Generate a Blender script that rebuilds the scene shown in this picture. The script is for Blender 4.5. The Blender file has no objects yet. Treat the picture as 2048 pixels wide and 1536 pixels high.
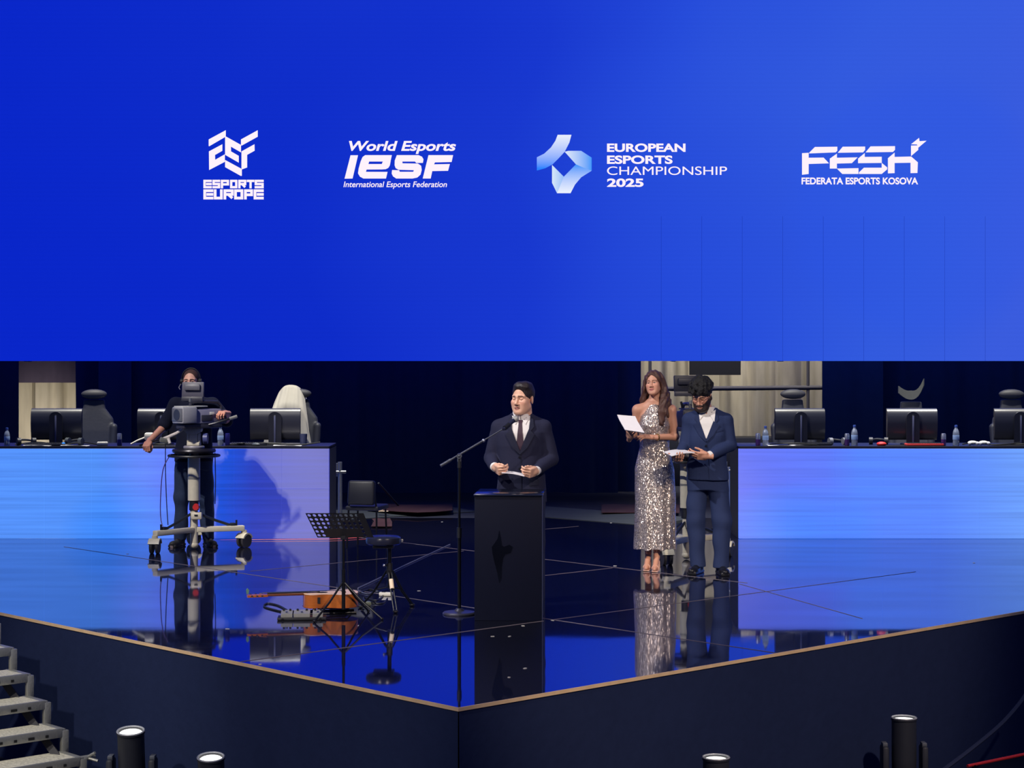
import bpy, bmesh, math, random
import numpy as np
from mathutils import Vector, Matrix, Euler
from mathutils.bvhtree import BVHTree
from mathutils.geometry import tessellate_polygon

scene = bpy.context.scene
COL = scene.collection
R = math.radians

# ---------------------------------------------------------------- camera
FPX, HZ, CH = 3708.0, 716.0, 1.95          # focal length and horizon row in pixels, eye height above the stage deck
cam_d = bpy.data.cameras.new('camera')
cam_d.sensor_width = 36.0
cam_d.lens = 36.0 * FPX / 2048.0
cam_d.shift_y = (HZ - 768.0) / 2048.0
cam_d.clip_end = 200
cam = bpy.data.objects.new('camera', cam_d)
COL.objects.link(cam)
cam.location = (0, 0, CH)
cam.rotation_euler = (R(90), 0, 0)
scene.camera = cam

# ---------------------------------------------------------------- view, world, stage lights
vs = scene.view_settings
vs.view_transform = 'Standard'
vs.look = 'None'
vs.exposure = 0.0
vs.gamma = 1.0
vs.use_curve_mapping = False
world = bpy.data.worlds.new('dark_blue_hall')
scene.world = world
world.use_nodes = True
wb = world.node_tree.nodes['Background']
wb.inputs[0].default_value = (0.13, 0.20, 0.66, 1)
wb.inputs[1].default_value = 0.27
scene.cycles.max_bounces = 8
scene.cycles.glossy_bounces = 5
scene.cycles.diffuse_bounces = 3
scene.cycles.sample_clamp_indirect = 4.0
scene.cycles.caustics_reflective = False
scene.cycles.caustics_refractive = False


def spot(name, loc, target, power, color, angle, blend=0.5, radius=0.12):
    d = bpy.data.lights.new(name, 'SPOT')
    d.energy = power
    d.color = color
    d.spot_size = R(angle)
    d.spot_blend = blend
    d.shadow_soft_size = radius
    o = bpy.data.objects.new(name, d)
    COL.objects.link(o)
    o.location = loc
    o.rotation_euler = (Vector(target) - Vector(loc)).to_track_quat('-Z', 'Y').to_euler()
    return o


spot('front_stage_spot', (-7.0, 10.9, 10.0), (0.1, 17.2, 0.9), 4600, (1.0, 0.96, 0.92), 40, 0.45, 0.10)
spot('front_stage_spot.001', (5.5, 3.0, 8.5), (1.0, 13.0, 0.4), 3600, (1.0, 0.82, 0.64), 27, 0.6, 0.15)
spot('front_stage_spot.002', (-6.5, 1.5, 7.5), (-2.0, 12.2, 0.0), 2600, (1.0, 0.90, 0.80), 27, 0.7, 0.15)  # added fill that brightens the lip along the left front edge
for i, x in enumerate((-4.6, -2.2, 3.2, 5.6)):
    spot('overhead_spot' + ('' if i == 0 else '.%03d' % i), (x, 20.15, 7.0), (x, 21.1, 0.9), 2600, (1.0, 0.96, 0.84), 46, 0.8, 0.2)
spot('front_stage_spot.003', (3.9, 5.0, 8.2), (1.55, 17.0, 1.0), 3600, (1.0, 0.84, 0.66), 15, 0.6, 0.12)
spot('front_stage_spot.004', (-7.3, 10.5, 9.9), (-3.35, 19.0, 1.25), 2500, (1.0, 0.90, 0.80), 12, 0.6, 0.12)  # added fill for the operator, lined up with the key so their shadows coincide
spot('stair_fill', (-4.8, 8.6, 5.5), (-3.3, 12.7, -0.5), 800, (1.0, 0.97, 0.85), 30, 0.8, 0.2)  # added lamp, put in only to brighten the stairs
spot('curtain_spot', (1.2, 27.3, 4.6), (2.9, 29.0, 1.1), 620, (1.0, 0.94, 0.86), 90, 0.9, 0.3)
spot('curtain_spot.002', (4.6, 27.3, 4.4), (3.6, 29.0, 1.2), 430, (1.0, 0.94, 0.86), 90, 0.9, 0.3)
spot('curtain_spot.001', (-7.2, 27.45, 0.35), (-7.3, 29.0, 1.15), 130, (1.0, 0.92, 0.82), 80, 0.9, 0.3)


# ---------------------------------------------------------------- helpers
def P(px, py, d):
    """the point of the place seen at that pixel of the photograph, d metres away"""
    return Vector(((px - 1024.0) * d / FPX, d, CH - (py - HZ) * d / FPX))


def G(px, py, z=0.0):
    return P(px, py, FPX * (CH - z) / (py - HZ))


def lin(c):
    out = []
    for v in c[:3]:
        v = v / 255.0
        out.append(v / 12.92 if v <= 0.04045 else ((v + 0.055) / 1.055) ** 2.4)
    return tuple(out) + (1.0,)


MATS = {}


def mat(name, rgb, rough=0.6, metal=0.0, var=0.10, scale=30.0, bump=0.0, spec=0.5, emit=0.0, trans=0.0, stretch=None, vcol=False, sheen=0.0):
    if name in MATS:
        return MATS[name]
    m = bpy.data.materials.new(name)
    m.use_nodes = True
    nt = m.node_tree
    b = nt.nodes['Principled BSDF']
    L = nt.links.new
    tc = nt.nodes.new('ShaderNodeTexCoord')
    mp = nt.nodes.new('ShaderNodeMapping')
    if stretch:
        mp.inputs['Scale'].default_value = stretch
    L(tc.outputs['Object'], mp.inputs['Vector'])
    nz = nt.nodes.new('ShaderNodeTexNoise')
    nz.inputs['Scale'].default_value = scale
    nz.inputs['Detail'].default_value = 3
    L(mp.outputs[0], nz.inputs['Vector'])
    hs = nt.nodes.new('ShaderNodeHueSaturation')
    mr = nt.nodes.new('ShaderNodeMapRange')
    mr.inputs['To Min'].default_value = 1 - var
    mr.inputs['To Max'].default_value = 1 + var
    L(nz.outputs['Fac'], mr.inputs['Value'])
    L(mr.outputs[0], hs.inputs['Value'])
    if vcol:
        at = nt.nodes.new('ShaderNodeAttribute')
        at.attribute_name = 'tone'
        L(at.outputs['Color'], hs.inputs['Color'])
    else:
        hs.inputs['Color'].default_value = lin(rgb)
    L(hs.outputs[0], b.inputs['Base Color'])
    b.inputs['Roughness'].default_value = rough
    b.inputs['Metallic'].default_value = metal
    b.inputs['Specular IOR Level'].default_value = spec
    if trans:
        b.inputs['Transmission Weight'].default_value = trans
    if sheen:
        b.inputs['Sheen Weight'].default_value = sheen
    if emit:
        L(hs.outputs[0], b.inputs['Emission Color'])
        b.inputs['Emission Strength'].default_value = emit
    if bump:
        bn = nt.nodes.new('ShaderNodeBump')
        bn.inputs['Strength'].default_value = bump
        bn.inputs['Distance'].default_value = 0.01
        L(nz.outputs['Fac'], bn.inputs['Height'])
        L(bn.outputs[0], b.inputs['Normal'])
    MATS[name] = m
    return m


def nd(nt, kind, **kw):
    n = nt.nodes.new(kind)
    for k, v in kw.items():
        if k == 'op':
            n.operation = v
        elif k == 'inp':
            for i, x in v.items():
                n.inputs[i].default_value = x
    return n


def math_node(nt, op, a, b=None, clamp=False):
    n = nt.nodes.new('ShaderNodeMath')
    n.operation = op
    n.use_clamp = clamp
    for i, v in enumerate((a, b)):
        if v is None:
            continue
        if isinstance(v, (int, float)):
            n.inputs[i].default_value = v
        else:
            nt.links.new(v, n.inputs[i])
    return n.outputs[0]


def ramp_node(nt, fac, stops):
    n = nt.nodes.new('ShaderNodeValToRGB')
    cr = n.color_ramp
    while len(cr.elements) < len(stops):
        cr.elements.new(0.5)
    for e, (p, c) in zip(cr.elements, stops):
        e.position = p
        e.color = lin(c)
    nt.links.new(fac, n.inputs[0])
    return n.outputs[0]


def mix_col(nt, fac, a, b, blend='MIX'):
    n = nt.nodes.new('ShaderNodeMix')
    n.data_type = 'RGBA'
    n.blend_type = blend
    for sock, v in ((0, fac), (6, a), (7, b)):
        if isinstance(v, (int, float)):
            n.inputs[sock].default_value = v
        elif isinstance(v, tuple):
            n.inputs[sock].default_value = v
        else:
            nt.links.new(v, n.inputs[sock])
    return n.outputs[2]


def setp(o, label=None, cat=None, group=None, kind=None):
    if label:
        o['label'] = label
    if cat:
        o['category'] = cat
    if group:
        o['group'] = group
    if kind:
        o['kind'] = kind
    return o


def thing(name, label, cat, loc=(0, 0, 0), rotz=0.0, group=None):
    o = bpy.data.objects.new(name, None)
    o.empty_display_size = 0.1
    COL.objects.link(o)
    o.location = loc
    o.rotation_euler = (0, 0, rotz)
    return setp(o, label, cat, group)


def link_mesh(name, me, m, parent=None, loc=None):
    o = bpy.data.objects.new(name, me)
    COL.objects.link(o)
    for x in (m if isinstance(m, (list, tuple)) else [m]):
        me.materials.append(x)
    if parent is not None:
        o.parent = parent
    if loc is not None:
        o.location = loc
    return o


def rot_to(d):
    return Vector(d).to_track_quat('Z', 'Y').to_matrix()


class MB:
    """collects shapes of one part"""

    def __init__(self):
        self.bm = bmesh.new()
        self.mi = 0

    def _new(self, verts):
        if self.mi:
            for f in {f for v in verts for f in v.link_faces}:
                f.material_index = self.mi

    def box(self, c, s, rot=None, bev=0.0, seg=2):
        M = Matrix.Translation(Vector(c))
        if rot is not None:
            M = M @ (rot.to_4x4() if not isinstance(rot, tuple) else Euler(rot).to_matrix().to_4x4())
        M = M @ Matrix.Diagonal((s[0], s[1], s[2], 1))
        r = bmesh.ops.create_cube(self.bm, size=1.0, matrix=M)
        vs_ = r['verts']
        if bev:
            es = list({e for v in vs_ for e in v.link_edges})
            rr = bmesh.ops.bevel(self.bm, geom=es, offset=bev, segments=seg, affect='EDGES', profile=0.5)
            vs_ = rr['verts']
        self._new(vs_)
        return self

    def cyl(self, p, q, r1, r2=None, seg=16):
        p, q = Vector(p), Vector(q)
        d = q - p
        if d.length < 1e-6:
            return self
        M = Matrix.Translation((p + q) / 2) @ rot_to(d).to_4x4()
        r = bmesh.ops.create_cone(self.bm, cap_ends=True, segments=seg, radius1=r1, radius2=r1 if r2 is None else r2, depth=d.length, matrix=M)
        self._new(r['verts'])
        return self

    def ell(self, c, r, rot=None, u=16, v=10):
        M = Matrix.Translation(Vector(c))
        if rot is not None:
            M = M @ Euler(rot).to_matrix().to_4x4()
        if isinstance(r, (int, float)):
            r = (r, r, r)
        M = M @ Matrix.Diagonal((r[0], r[1], r[2], 1))
        rr = bmesh.ops.create_uvsphere(self.bm, u_segments=u, v_segments=v, radius=1.0, matrix=M)
        self._new(rr['verts'])
        return self

    def tube(self, pts, r, seg=8, closed=False):
        pts = [Vector(p) for p in pts]
        n = len(pts)
        rs = r if isinstance(r, (list, tuple)) else [r] * n
        up = None
        rings = []
        for i, p in enumerate(pts):
            a = pts[i - 1] if (i > 0 or closed) else p
            b = pts[(i + 1) % n] if (i < n - 1 or closed) else p
            t = (b - a)
            t = t.normalized() if t.length > 1e-9 else Vector((0, 0, 1))
            if up is None:
                up = Vector((0, 0, 1)) if abs(t.z) < 0.9 else Vector((1, 0, 0))
            s = t.cross(up)
            if s.length < 1e-6:
                s = t.orthogonal()
            s.normalize()
            up = s.cross(t).normalized()
            rings.append([self.bm.verts.new(p + s * math.cos(2 * math.pi * k / seg) * rs[i] + up * math.sin(2 * math.pi * k / seg) * rs[i]) for k in range(seg)])
        fs = []
        for i in range(n if closed else n - 1):
            A, B = rings[i], rings[(i + 1) % n]
            for k in range(seg):
                fs.append(self.bm.faces.new((A[k], A[(k + 1) % seg], B[(k + 1) % seg], B[k])))
        if not closed:
            fs.append(self.bm.faces.new(rings[0][::-1]))
            fs.append(self.bm.faces.new(rings[-1]))
        for f in fs:
            f.material_index = self.mi
        return self

    def lathe(self, prof, c=(0, 0, 0), seg=24, rot=None):
        c = Vector(c)
        Mr = rot if rot is not None else Matrix.Identity(3)
        rings = []
        for (r, z) in prof:
            if r < 1e-5:
                rings.append([self.bm.verts.new(c + Mr @ Vector((0, 0, z)))])
            else:
                rings.append([self.bm.verts.new(c + Mr @ Vector((r * math.cos(2 * math.pi * k / seg), r * math.sin(2 * math.pi * k / seg), z))) for k in range(seg)])
        for A, B in zip(rings[:-1], rings[1:]):
            for k in range(seg):
                k2 = (k + 1) % seg
                if len(A) == 1 and len(B) == 1:
                    continue
                if len(A) == 1:
                    f = (A[0], B[k2], B[k])
                elif len(B) == 1:
                    f = (A[k], A[k2], B[0])
                else:
                    f = (A[k], A[k2], B[k2], B[k])
                self.bm.faces.new(f).material_index = self.mi
        for ring, fl in ((rings[0], True), (rings[-1], False)):
            if len(ring) > 1:
                self.bm.faces.new(ring[::-1] if fl else ring).material_index = self.mi
        return self

    def prism(self, poly, th, M=None):
        """polygon in local x,z extruded from y = 0 to y = th"""
        M = M or Matrix.Identity(4)
        n = len(poly)
        a = [self.bm.verts.new(M @ Vector((x, 0, z))) for x, z in poly]
        b = [self.bm.verts.new(M @ Vector((x, th, z))) for x, z in poly]
        tris = tessellate_polygon([[Vector((x, z, 0)) for x, z in poly]])
        for t in tris:
            try:
                self.bm.faces.new([a[i] for i in t]).material_index = self.mi
                self.bm.faces.new([b[i] for i in t[::-1]]).material_index = self.mi
            except ValueError:
                pass
        for i in range(n):
            j = (i + 1) % n
            try:
                self.bm.faces.new((a[i], b[i], b[j], a[j])).material_index = self.mi
            except ValueError:
                pass
        return self

    def grid(self, pts):
        """rows of points -> open sheet"""
        vv = [[self.bm.verts.new(Vector(p)) for p in row] for row in pts]
        for i in range(len(vv) - 1):
            for j in range(len(vv[0]) - 1):
                self.bm.faces.new((vv[i][j], vv[i][j + 1], vv[i + 1][j + 1], vv[i + 1][j])).material_index = self.mi
        return self

    def sheet(self, pts, th):
        """rows of points -> closed slab of thickness th (downwards along its normal)"""
        g = [[Vector(p) for p in row] for row in pts]
        n, m = len(g), len(g[0])
        nrm = [[None] * m for _ in range(n)]
        for i in range(n):
            for j in range(m):
                du = g[min(i + 1, n - 1)][j] - g[max(i - 1, 0)][j]
                dv = g[i][min(j + 1, m - 1)] - g[i][max(j - 1, 0)]
                k = du.cross(dv)
                nrm[i][j] = k.normalized() if k.length > 1e-12 else Vector((0, 0, 1))
        A = [[self.bm.verts.new(g[i][j]) for j in range(m)] for i in range(n)]
        B = [[self.bm.verts.new(g[i][j] - nrm[i][j] * th) for j in range(m)] for i in range(n)]
        F = self.bm.faces.new
        for i in range(n - 1):
            for j in range(m - 1):
                F((A[i][j], A[i + 1][j], A[i + 1][j + 1], A[i][j + 1]))
                F((B[i][j], B[i][j + 1], B[i + 1][j + 1], B[i + 1][j]))
        for i in range(n - 1):
            F((A[i][0], B[i][0], B[i + 1][0], A[i + 1][0]))
            F((A[i][m - 1], A[i + 1][m - 1], B[i + 1][m - 1], B[i][m - 1]))
        for j in range(m - 1):
            F((A[0][j], A[0][j + 1], B[0][j + 1], B[0][j]))
            F((A[n - 1][j], B[n - 1][j], B[n - 1][j + 1], A[n - 1][j + 1]))
        return self

    def build(self, name, m, parent=None, smooth=35, loc=None, fix=True):
        if fix:
            bmesh.ops.recalc_face_normals(self.bm, faces=self.bm.faces)
        me = bpy.data.meshes.new(name)
        self.bm.to_mesh(me)
        self.bm.free()
        if smooth:
            me.shade_smooth()
            me.set_sharp_from_angle(angle=R(smooth))
        return link_mesh(name, me, m, parent, loc)


def copy_thing(root, loc, rotz, label, group=None):
    r = root.copy()
    COL.objects.link(r)
    r.location = loc
    r.rotation_euler = (0, 0, rotz)
    r['label'] = label
    if group:
        r['group'] = group
    for ch in list(root.children):
        c = ch.copy()
        COL.objects.link(c)
        c.parent = r
        for g in list(ch.children):
            d = g.copy()
            COL.objects.link(d)
            d.parent = c
    return r


# ---------------------------------------------------------------- materials used all over
BLACK = mat('black_plastic', (22, 23, 28), 0.45)
BLACK_METAL = mat('black_metal', (26, 27, 32), 0.35, 0.6)
MATTE_BLACK = mat('matte_black', (16, 17, 20), 0.8)
DRAPE = mat('black_drape', (47, 57, 78), 0.9, bump=0.2, scale=8, spec=0.1)
SKIRT = mat('black_skirt_cloth', (37, 47, 80), 0.95, bump=0.3, scale=14, spec=0.1)
GREY_METAL = mat('grey_metal', (150, 152, 150), 0.4, 0.7)
ALU = mat('aluminium', (178, 178, 170), 0.45, 0.55, bump=0.2, scale=60)
WHITE = mat('white_plastic', (225, 222, 212), 0.5)
CREAM = mat('cream_paint', (214, 206, 184), 0.45)
CHROME = mat('chrome', (210, 212, 215), 0.2, 1.0)
RED = mat('red_plastic', (200, 40, 40), 0.5)
PAPER = mat('white_paper', (236, 234, 240), 0.8, var=0.03)

# ---------------------------------------------------------------- the setting
EU = Vector((-0.683, 0.730, 0))            # along the front left edge of the deck
EV = Vector((0.731, 0.682, 0))             # along the front right edge
C0 = Vector((-0.298, 10.33, 0))            # its near corner


def UV(u, v, z=0.0):
    p = C0 + EU * u + EV * v
    return Vector((p.x, p.y, z))


def floor_mat():
    m = bpy.data.materials.new('glossy_black_deck')
    m.use_nodes = True
    nt = m.node_tree
    b = nt.nodes['Principled BSDF']
    tc = nd(nt, 'ShaderNodeTexCoord')
    nz = nd(nt, 'ShaderNodeTexNoise', inp={'Scale': 1.3, 'Detail': 2})
    nt.links.new(tc.outputs['Object'], nz.inputs['Vector'])
    sp = nd(nt, 'ShaderNodeTexNoise', inp={'Scale': 60.0, 'Detail': 2})
    nt.links.new(tc.outputs['Object'], sp.inputs['Vector'])
    bn = nd(nt, 'ShaderNodeBump', inp={'Strength': 0.03, 'Distance': 0.02})
    nt.links.new(nz.outputs['Fac'], bn.inputs['Height'])
    b.inputs['Base Color'].default_value = lin((14, 15, 22))
    b.inputs['Roughness'].default_value = 0.5
    b.inputs['Specular IOR Level'].default_value = 0.1
    gl = nd(nt, 'ShaderNodeBsdfGlossy')
    gl.inputs['Color'].default_value = (0.80, 0.82, 0.95, 1)
    r = math_node(nt, 'MULTIPLY_ADD', sp.outputs['Fac'], 0.03)
    r.node.inputs[2].default_value = 0.020
    nt.links.new(r, gl.inputs['Roughness'])
    nt.links.new(bn.outputs[0], gl.inputs['Normal'])
    lw = nd(nt, 'ShaderNodeFresnel', inp={'IOR': 3.2})
    fac = math_node(nt, 'MULTIPLY_ADD', lw.outputs[0], 0.62)
    fac.node.inputs[2].default_value = 0.33
    fac.node.use_clamp = True
    mx = nd(nt, 'ShaderNodeMixShader')
    nt.links.new(fac, mx.inputs[0])
    nt.links.new(b.outputs[0], mx.inputs[1])
    nt.links.new(gl.outputs[0], mx.inputs[2])
    nt.links.new(mx.outputs[0], nt.nodes['Material Output'].inputs[0])
    return m


FLOOR = floor_mat()
TAN = mat('raw_plywood_edge', (236, 200, 154), 0.6, scale=12, var=0.2)
DECK_T = 0.018
# glossy deck: near corner, both front edges out past the picture, straight back edge
outline = [UV(0, 0), UV(0, 9.4), Vector((9.0, 22.6, 0)), Vector((-9.0, 22.6, 0)), UV(9.6, 0)]
mb = MB()
a = [mb.bm.verts.new((p.x, p.y, 0.0)) for p in outline]
b = [mb.bm.verts.new((p.x, p.y, -DECK_T)) for p in outline]
mb.bm.faces.new(a)
mb.bm.faces.new(b[::-1])
for i in range(5):
    mb.bm.faces.new((a[i], b[i], b[(i + 1) % 5], a[(i + 1) % 5]))
setp(mb.build('floor', FLOOR, smooth=0), kind='structure')

# light wooden lip along both front edges
def strip(mb, p, q, w, z0, z1, side):
    d = (q - p).normalized()
    s = Vector((d.y, -d.x, 0)) * side
    pts = [p, q, q + s * w, p + s * w]
    lo = [mb.bm.verts.new((x.x, x.y, z0)) for x in pts]
    hi = [mb.bm.verts.new((x.x, x.y, z1)) for x in pts]
    mb.bm.faces.new(lo[::-1])
    mb.bm.faces.new(hi)
    for i in range(4):
        mb.bm.faces.new((lo[i], lo[(i + 1) % 4], hi[(i + 1) % 4], hi[i]))


mb = MB()
strip(mb, UV(0, 0), UV(9.6, 0), 0.012, -0.017, 0.003, -1)
setp(mb.build('trim_1', TAN, smooth=0), kind='structure')
mb = MB()
strip(mb, UV(-0.012, -0.012), UV(-0.012, 9.4), 0.012, -0.017, 0.003, -1)
setp(mb.build('trim_2', TAN, smooth=0), kind='structure')

# joints between the deck boards: thin worn edges standing a hair proud
SEAM = mat('worn_board_edge', (118, 108, 112), 0.5, var=0.5, scale=3)
mb = MB()


def seam(p, q, w=0.010):
    p, q = Vector(p), Vector(q)
    strip(mb, p, q, w, 0.0002, 0.0022, 1)


seam(UV(2.14, 0.02), UV(2.14, 2.72))
seam(UV(2.14, 2.82), UV(2.10, 7.4), 0.007)
seam(UV(0.0, 2.80), UV(9.4, 2.86), 0.009)
seam(UV(2.6, 5.62), UV(9.4, 5.72))
seam(UV(0.6, 4.55), UV(2.6, 5.52), 0.006)
seam(UV(6.28, 3.0), UV(6.28, 5.6))
seam(UV(4.2, 4.3), UV(4.2, 5.6))
seam(UV(7.43, 7.3), UV(7.43, 8.4))
setp(mb.build('trim_3', SEAM, smooth=0), kind='structure')
# dust and confetti specks lying on the deck
mb = MB()
random.seed(3)
for px, py in ((255, 1108), (1948, 1126), (1105, 1241), (1076, 1214), (1046, 1252), (1019, 1273), (838, 1182), (985, 1273), (1018, 1355), (1050, 1337), (1230, 1132), (1222, 1046), (884, 1044), (455, 1258), (520, 1329)):
    g = G(px, py)
    mb.box((g.x, g.y, 0.002), (random.uniform(.010, .022), random.uniform(.012, .03), 0.002), (0, 0, random.uniform(0, 3)))
setp(mb.build('paper_specks', WHITE, smooth=0), 'tiny white paper specks scattered over the black deck', 'litter', kind='stuff')

# skirt cloth below the two front edges, with shallow hanging folds
FLOOR_Z = -1.10


def skirt(name, fn, L, seed, amp=0.012):
    rnd = random.Random(seed)
    ph = [rnd.uniform(0, 6) for _ in range(4)]
    rows = []
    n = 160
    for zi in range(7):
        z = -0.012 - (abs(FLOOR_Z) - 0.012) * zi / 6.0
        row = []
        for i in range(n + 1):
            t = L * i / n
            k = zi / 6.0
            off = amp * k * (math.sin(t * 3.1 + ph[0]) + 0.6 * math.sin(t * 7.3 + ph[1] + k) + 0.4 * math.sin(t * 15 + ph[2]))
            row.append(fn(t, off, z))
        rows.append(row)
    m = MB()
    m.grid(rows)
    o = m.build(name, SKIRT, smooth=60)
    return setp(o, kind='structure')


skirt('wall_left', lambda t, o, z: UV(t, o - 0.004, z), 9.6, 1)
skirt('wall_right', lambda t, o, z: UV(o - 0.004, t, z), 9.4, 2)
HALL = mat('hall_floor', (20, 24, 40), 0.85, scale=4, var=0.3)
mb = MB()
mb.box((0, 14, FLOOR_Z - 0.05), (30, 34, 0.1))
setp(mb.build('floor_hall', HALL, smooth=0), kind='structure')

# grey ramp edge closing the deck at the back centre, and dull floor behind it
RAMP = mat('grey_rubber_edge', (48, 54, 56), 0.8, scale=6, var=0.2)
mb = MB()
L0, F0, R0 = G(690, 1040), Vector((-0.45, 23.5, 0)), G(1300, 1052)
for p, q in ((L0, F0), (F0, R0)):
    d = (q - p).normalized()
    s = Vector((-d.y, d.x, 0))
    w = 0.85
    pts = [p, q, q + s * w, p + s * w]
    lo = [mb.bm.verts.new((x.x, x.y, 0.0005)) for x in pts]
    hi = [mb.bm.verts.new((x.x, x.y, 0.006 if i < 2 else 0.045)) for i, x in enumerate(pts)]
    mb.bm.faces.new(hi)
    mb.bm.faces.new(lo[::-1])
    for i in range(4):
        mb.bm.faces.new((lo[i], lo[(i + 1) % 4], hi[(i + 1) % 4], hi[i]))
setp(mb.build('trim_4', RAMP, smooth=0), kind='structure')
mb = MB()
mb.box((0, 26.3, -0.012), (18, 7.39, 0.02))
setp(mb.build('floor_backstage', HALL, smooth=0), kind='structure')


# drapes hanging behind, with openings to the pale curtain further back
def drape(name, x0, x1, y, z1, m, amp=0.06, freq=5.0, seed=0, z0=0.0, slant0=0.0, slant1=0.0, kind=None):
    rnd = random.Random(seed)
    ph = [rnd.uniform(0, 6) for _ in range(4)]
    n = max(12, int((x1 - x0) * 26))
    rows = []
    for zi in range(9):
        z = z0 + (z1 - z0) * zi / 8.0
        k = zi / 8.0
        row = []
        for i in range(n + 1):
            xa, xb = x0 + slant0 * (1 - k), x1 + slant1 * (1 - k)
            x = xa + (xb - xa) * i / n
            off = amp * (math.sin(x * freq + ph[0]) + 0.5 * math.sin(x * freq * 2.3 + ph[1] + 0.5 * k) + 0.3 * math.sin(x * freq * 4.1 + ph[2]))
            row.append((x, y + off, z))
        rows.append(row)
    mm = MB()
    mm.grid(rows)
    return mm.build(name, m, smooth=60)


def X(px, d):
    return (px - 1024.0) * d / FPX


DRAPE_PALE = mat('grey_curtain', (176, 168, 148), 0.9, bump=0.15, scale=10, spec=0.1, stretch=(1, 1, 0.2), var=0.25)
DY = 26.8
o = drape('drape', -9.5, X(38, DY), DY, 7.8, DRAPE, seed=1)
setp(o, 'black drape hanging behind the far left end of the desk', 'drape', 'black drapes under the screen')
o = drape('drape', X(142, DY), X(1236, DY), DY, 7.8, DRAPE, seed=2, slant0=0.09)
setp(o, 'widest black drape filling the middle behind the lectern', 'drape', 'black drapes under the screen')
o = drape('drape', X(1642, DY), 9.5, DY, 7.8, DRAPE, seed=3)
setp(o, 'black drape hanging behind the monitors of the right desk', 'drape', 'black drapes under the screen')
o = drape('drape', X(1225, DY), X(1284, DY), DY + 0.25, 7.8, mat('charcoal_drape', (64, 74, 92), 0.9, bump=0.2, scale=8, spec=0.1), seed=8)
setp(o, 'narrow charcoal drape just left of the lit grey curtain', 'drape', 'black drapes under the screen')
o = drape('drape', X(205, DY), X(268, DY), DY - 0.22, 7.8, mat('charcoal_drape', (64, 74, 92)), amp=0.03, seed=9)  # lighter tone carries the faint light on the black drape here
setp(o, 'narrow black drape in a lighter tone for the faint light on it, behind the chair at the left desk', 'drape', 'black drapes under the screen')
o = drape('drape', X(1640, DY), X(1760, DY), DY - 0.2, 7.8, mat('charcoal_drape', (64, 74, 92)), amp=0.04, seed=10)
setp(o, 'charcoal drape between the lit grey curtain and the right black drape', 'drape', 'black drapes under the screen')
o = drape('curtain', -9.5, -3.5, 29.0, 5.0, DRAPE_PALE, amp=0.10, freq=9.0, seed=4)
setp(o, 'pale curtain lit through the gap at the far left', 'curtain')
o = drape('curtain', -0.5, 7.5, 29.0, 5.0, DRAPE_PALE, amp=0.085, freq=8.5, seed=5)
setp(o, 'pale grey curtain lit behind the two hosts', 'curtain')
o = drape('shade_sheet', -8.8, -6.0, 28.55, 5.0, mat('mauve_shade', (78, 70, 84), 0.9, bump=0.2, scale=8, spec=0.1), amp=0.03, freq=9, seed=12, z0=1.57)  # dull sheet standing in for the shade across the top of the curtain
setp(o, 'dull mauve sheet added as the shade over the top of the lit pale curtain at the far left', 'shade_sheet')
# dark bar and post crossing in front of the lit curtain
mb = MB()
mb.cyl((X(1290, 28.2), 28.2, CH - (778 - HZ) * 28.2 / FPX), (X(1660, 28.2), 28.2, CH - (775 - HZ) * 28.2 / FPX), 0.035)
mb.cyl((X(1616, 28.2), 28.2, 0), (X(1616, 28.2), 28.2, 6), 0.025)
mb.cyl((X(1300, 28.2), 28.2, 0), (X(1300, 28.2), 28.2, 6), 0.025)
mb.cyl((X(1300, 28.2), 28.2, 3.4), (X(1616, 28.2), 28.2, 3.4), 0.03)
pf = mb.build('curtain_stand', mat('dull_grey_pipe', (70, 68, 74), 0.7))
MB().box((X(1430, 28.2), 28.2, CH - (750 - HZ) * 28.2 / FPX + 1.2), (0.78, 0.03, 2.4)).build('hanging_cloth', MATTE_BLACK, pf)
setp(pf, 'grey pipe stand in front of the lit grey curtain behind the hosts', 'stand')
mb = MB()
mb.box((X(1475, 28.5), 28.5, 0.36), (2.9, 0.5, 0.76), bev=0.02)
setp(mb.build('road_case', mat('dark_case', (30, 32, 40))), 'low dark case behind the right desk under the grey curtain', 'case')
mb = MB()
mb.box((0, 29.6, 3.5), (20, 0.1, 9.5))
setp(mb.build('wall_back', mat('dark_wall', (18, 22, 40), 0.9)), kind='structure')
# ---------------------------------------------------------------- LED screen
SD = 25.5
SS = FPX / SD


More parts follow.
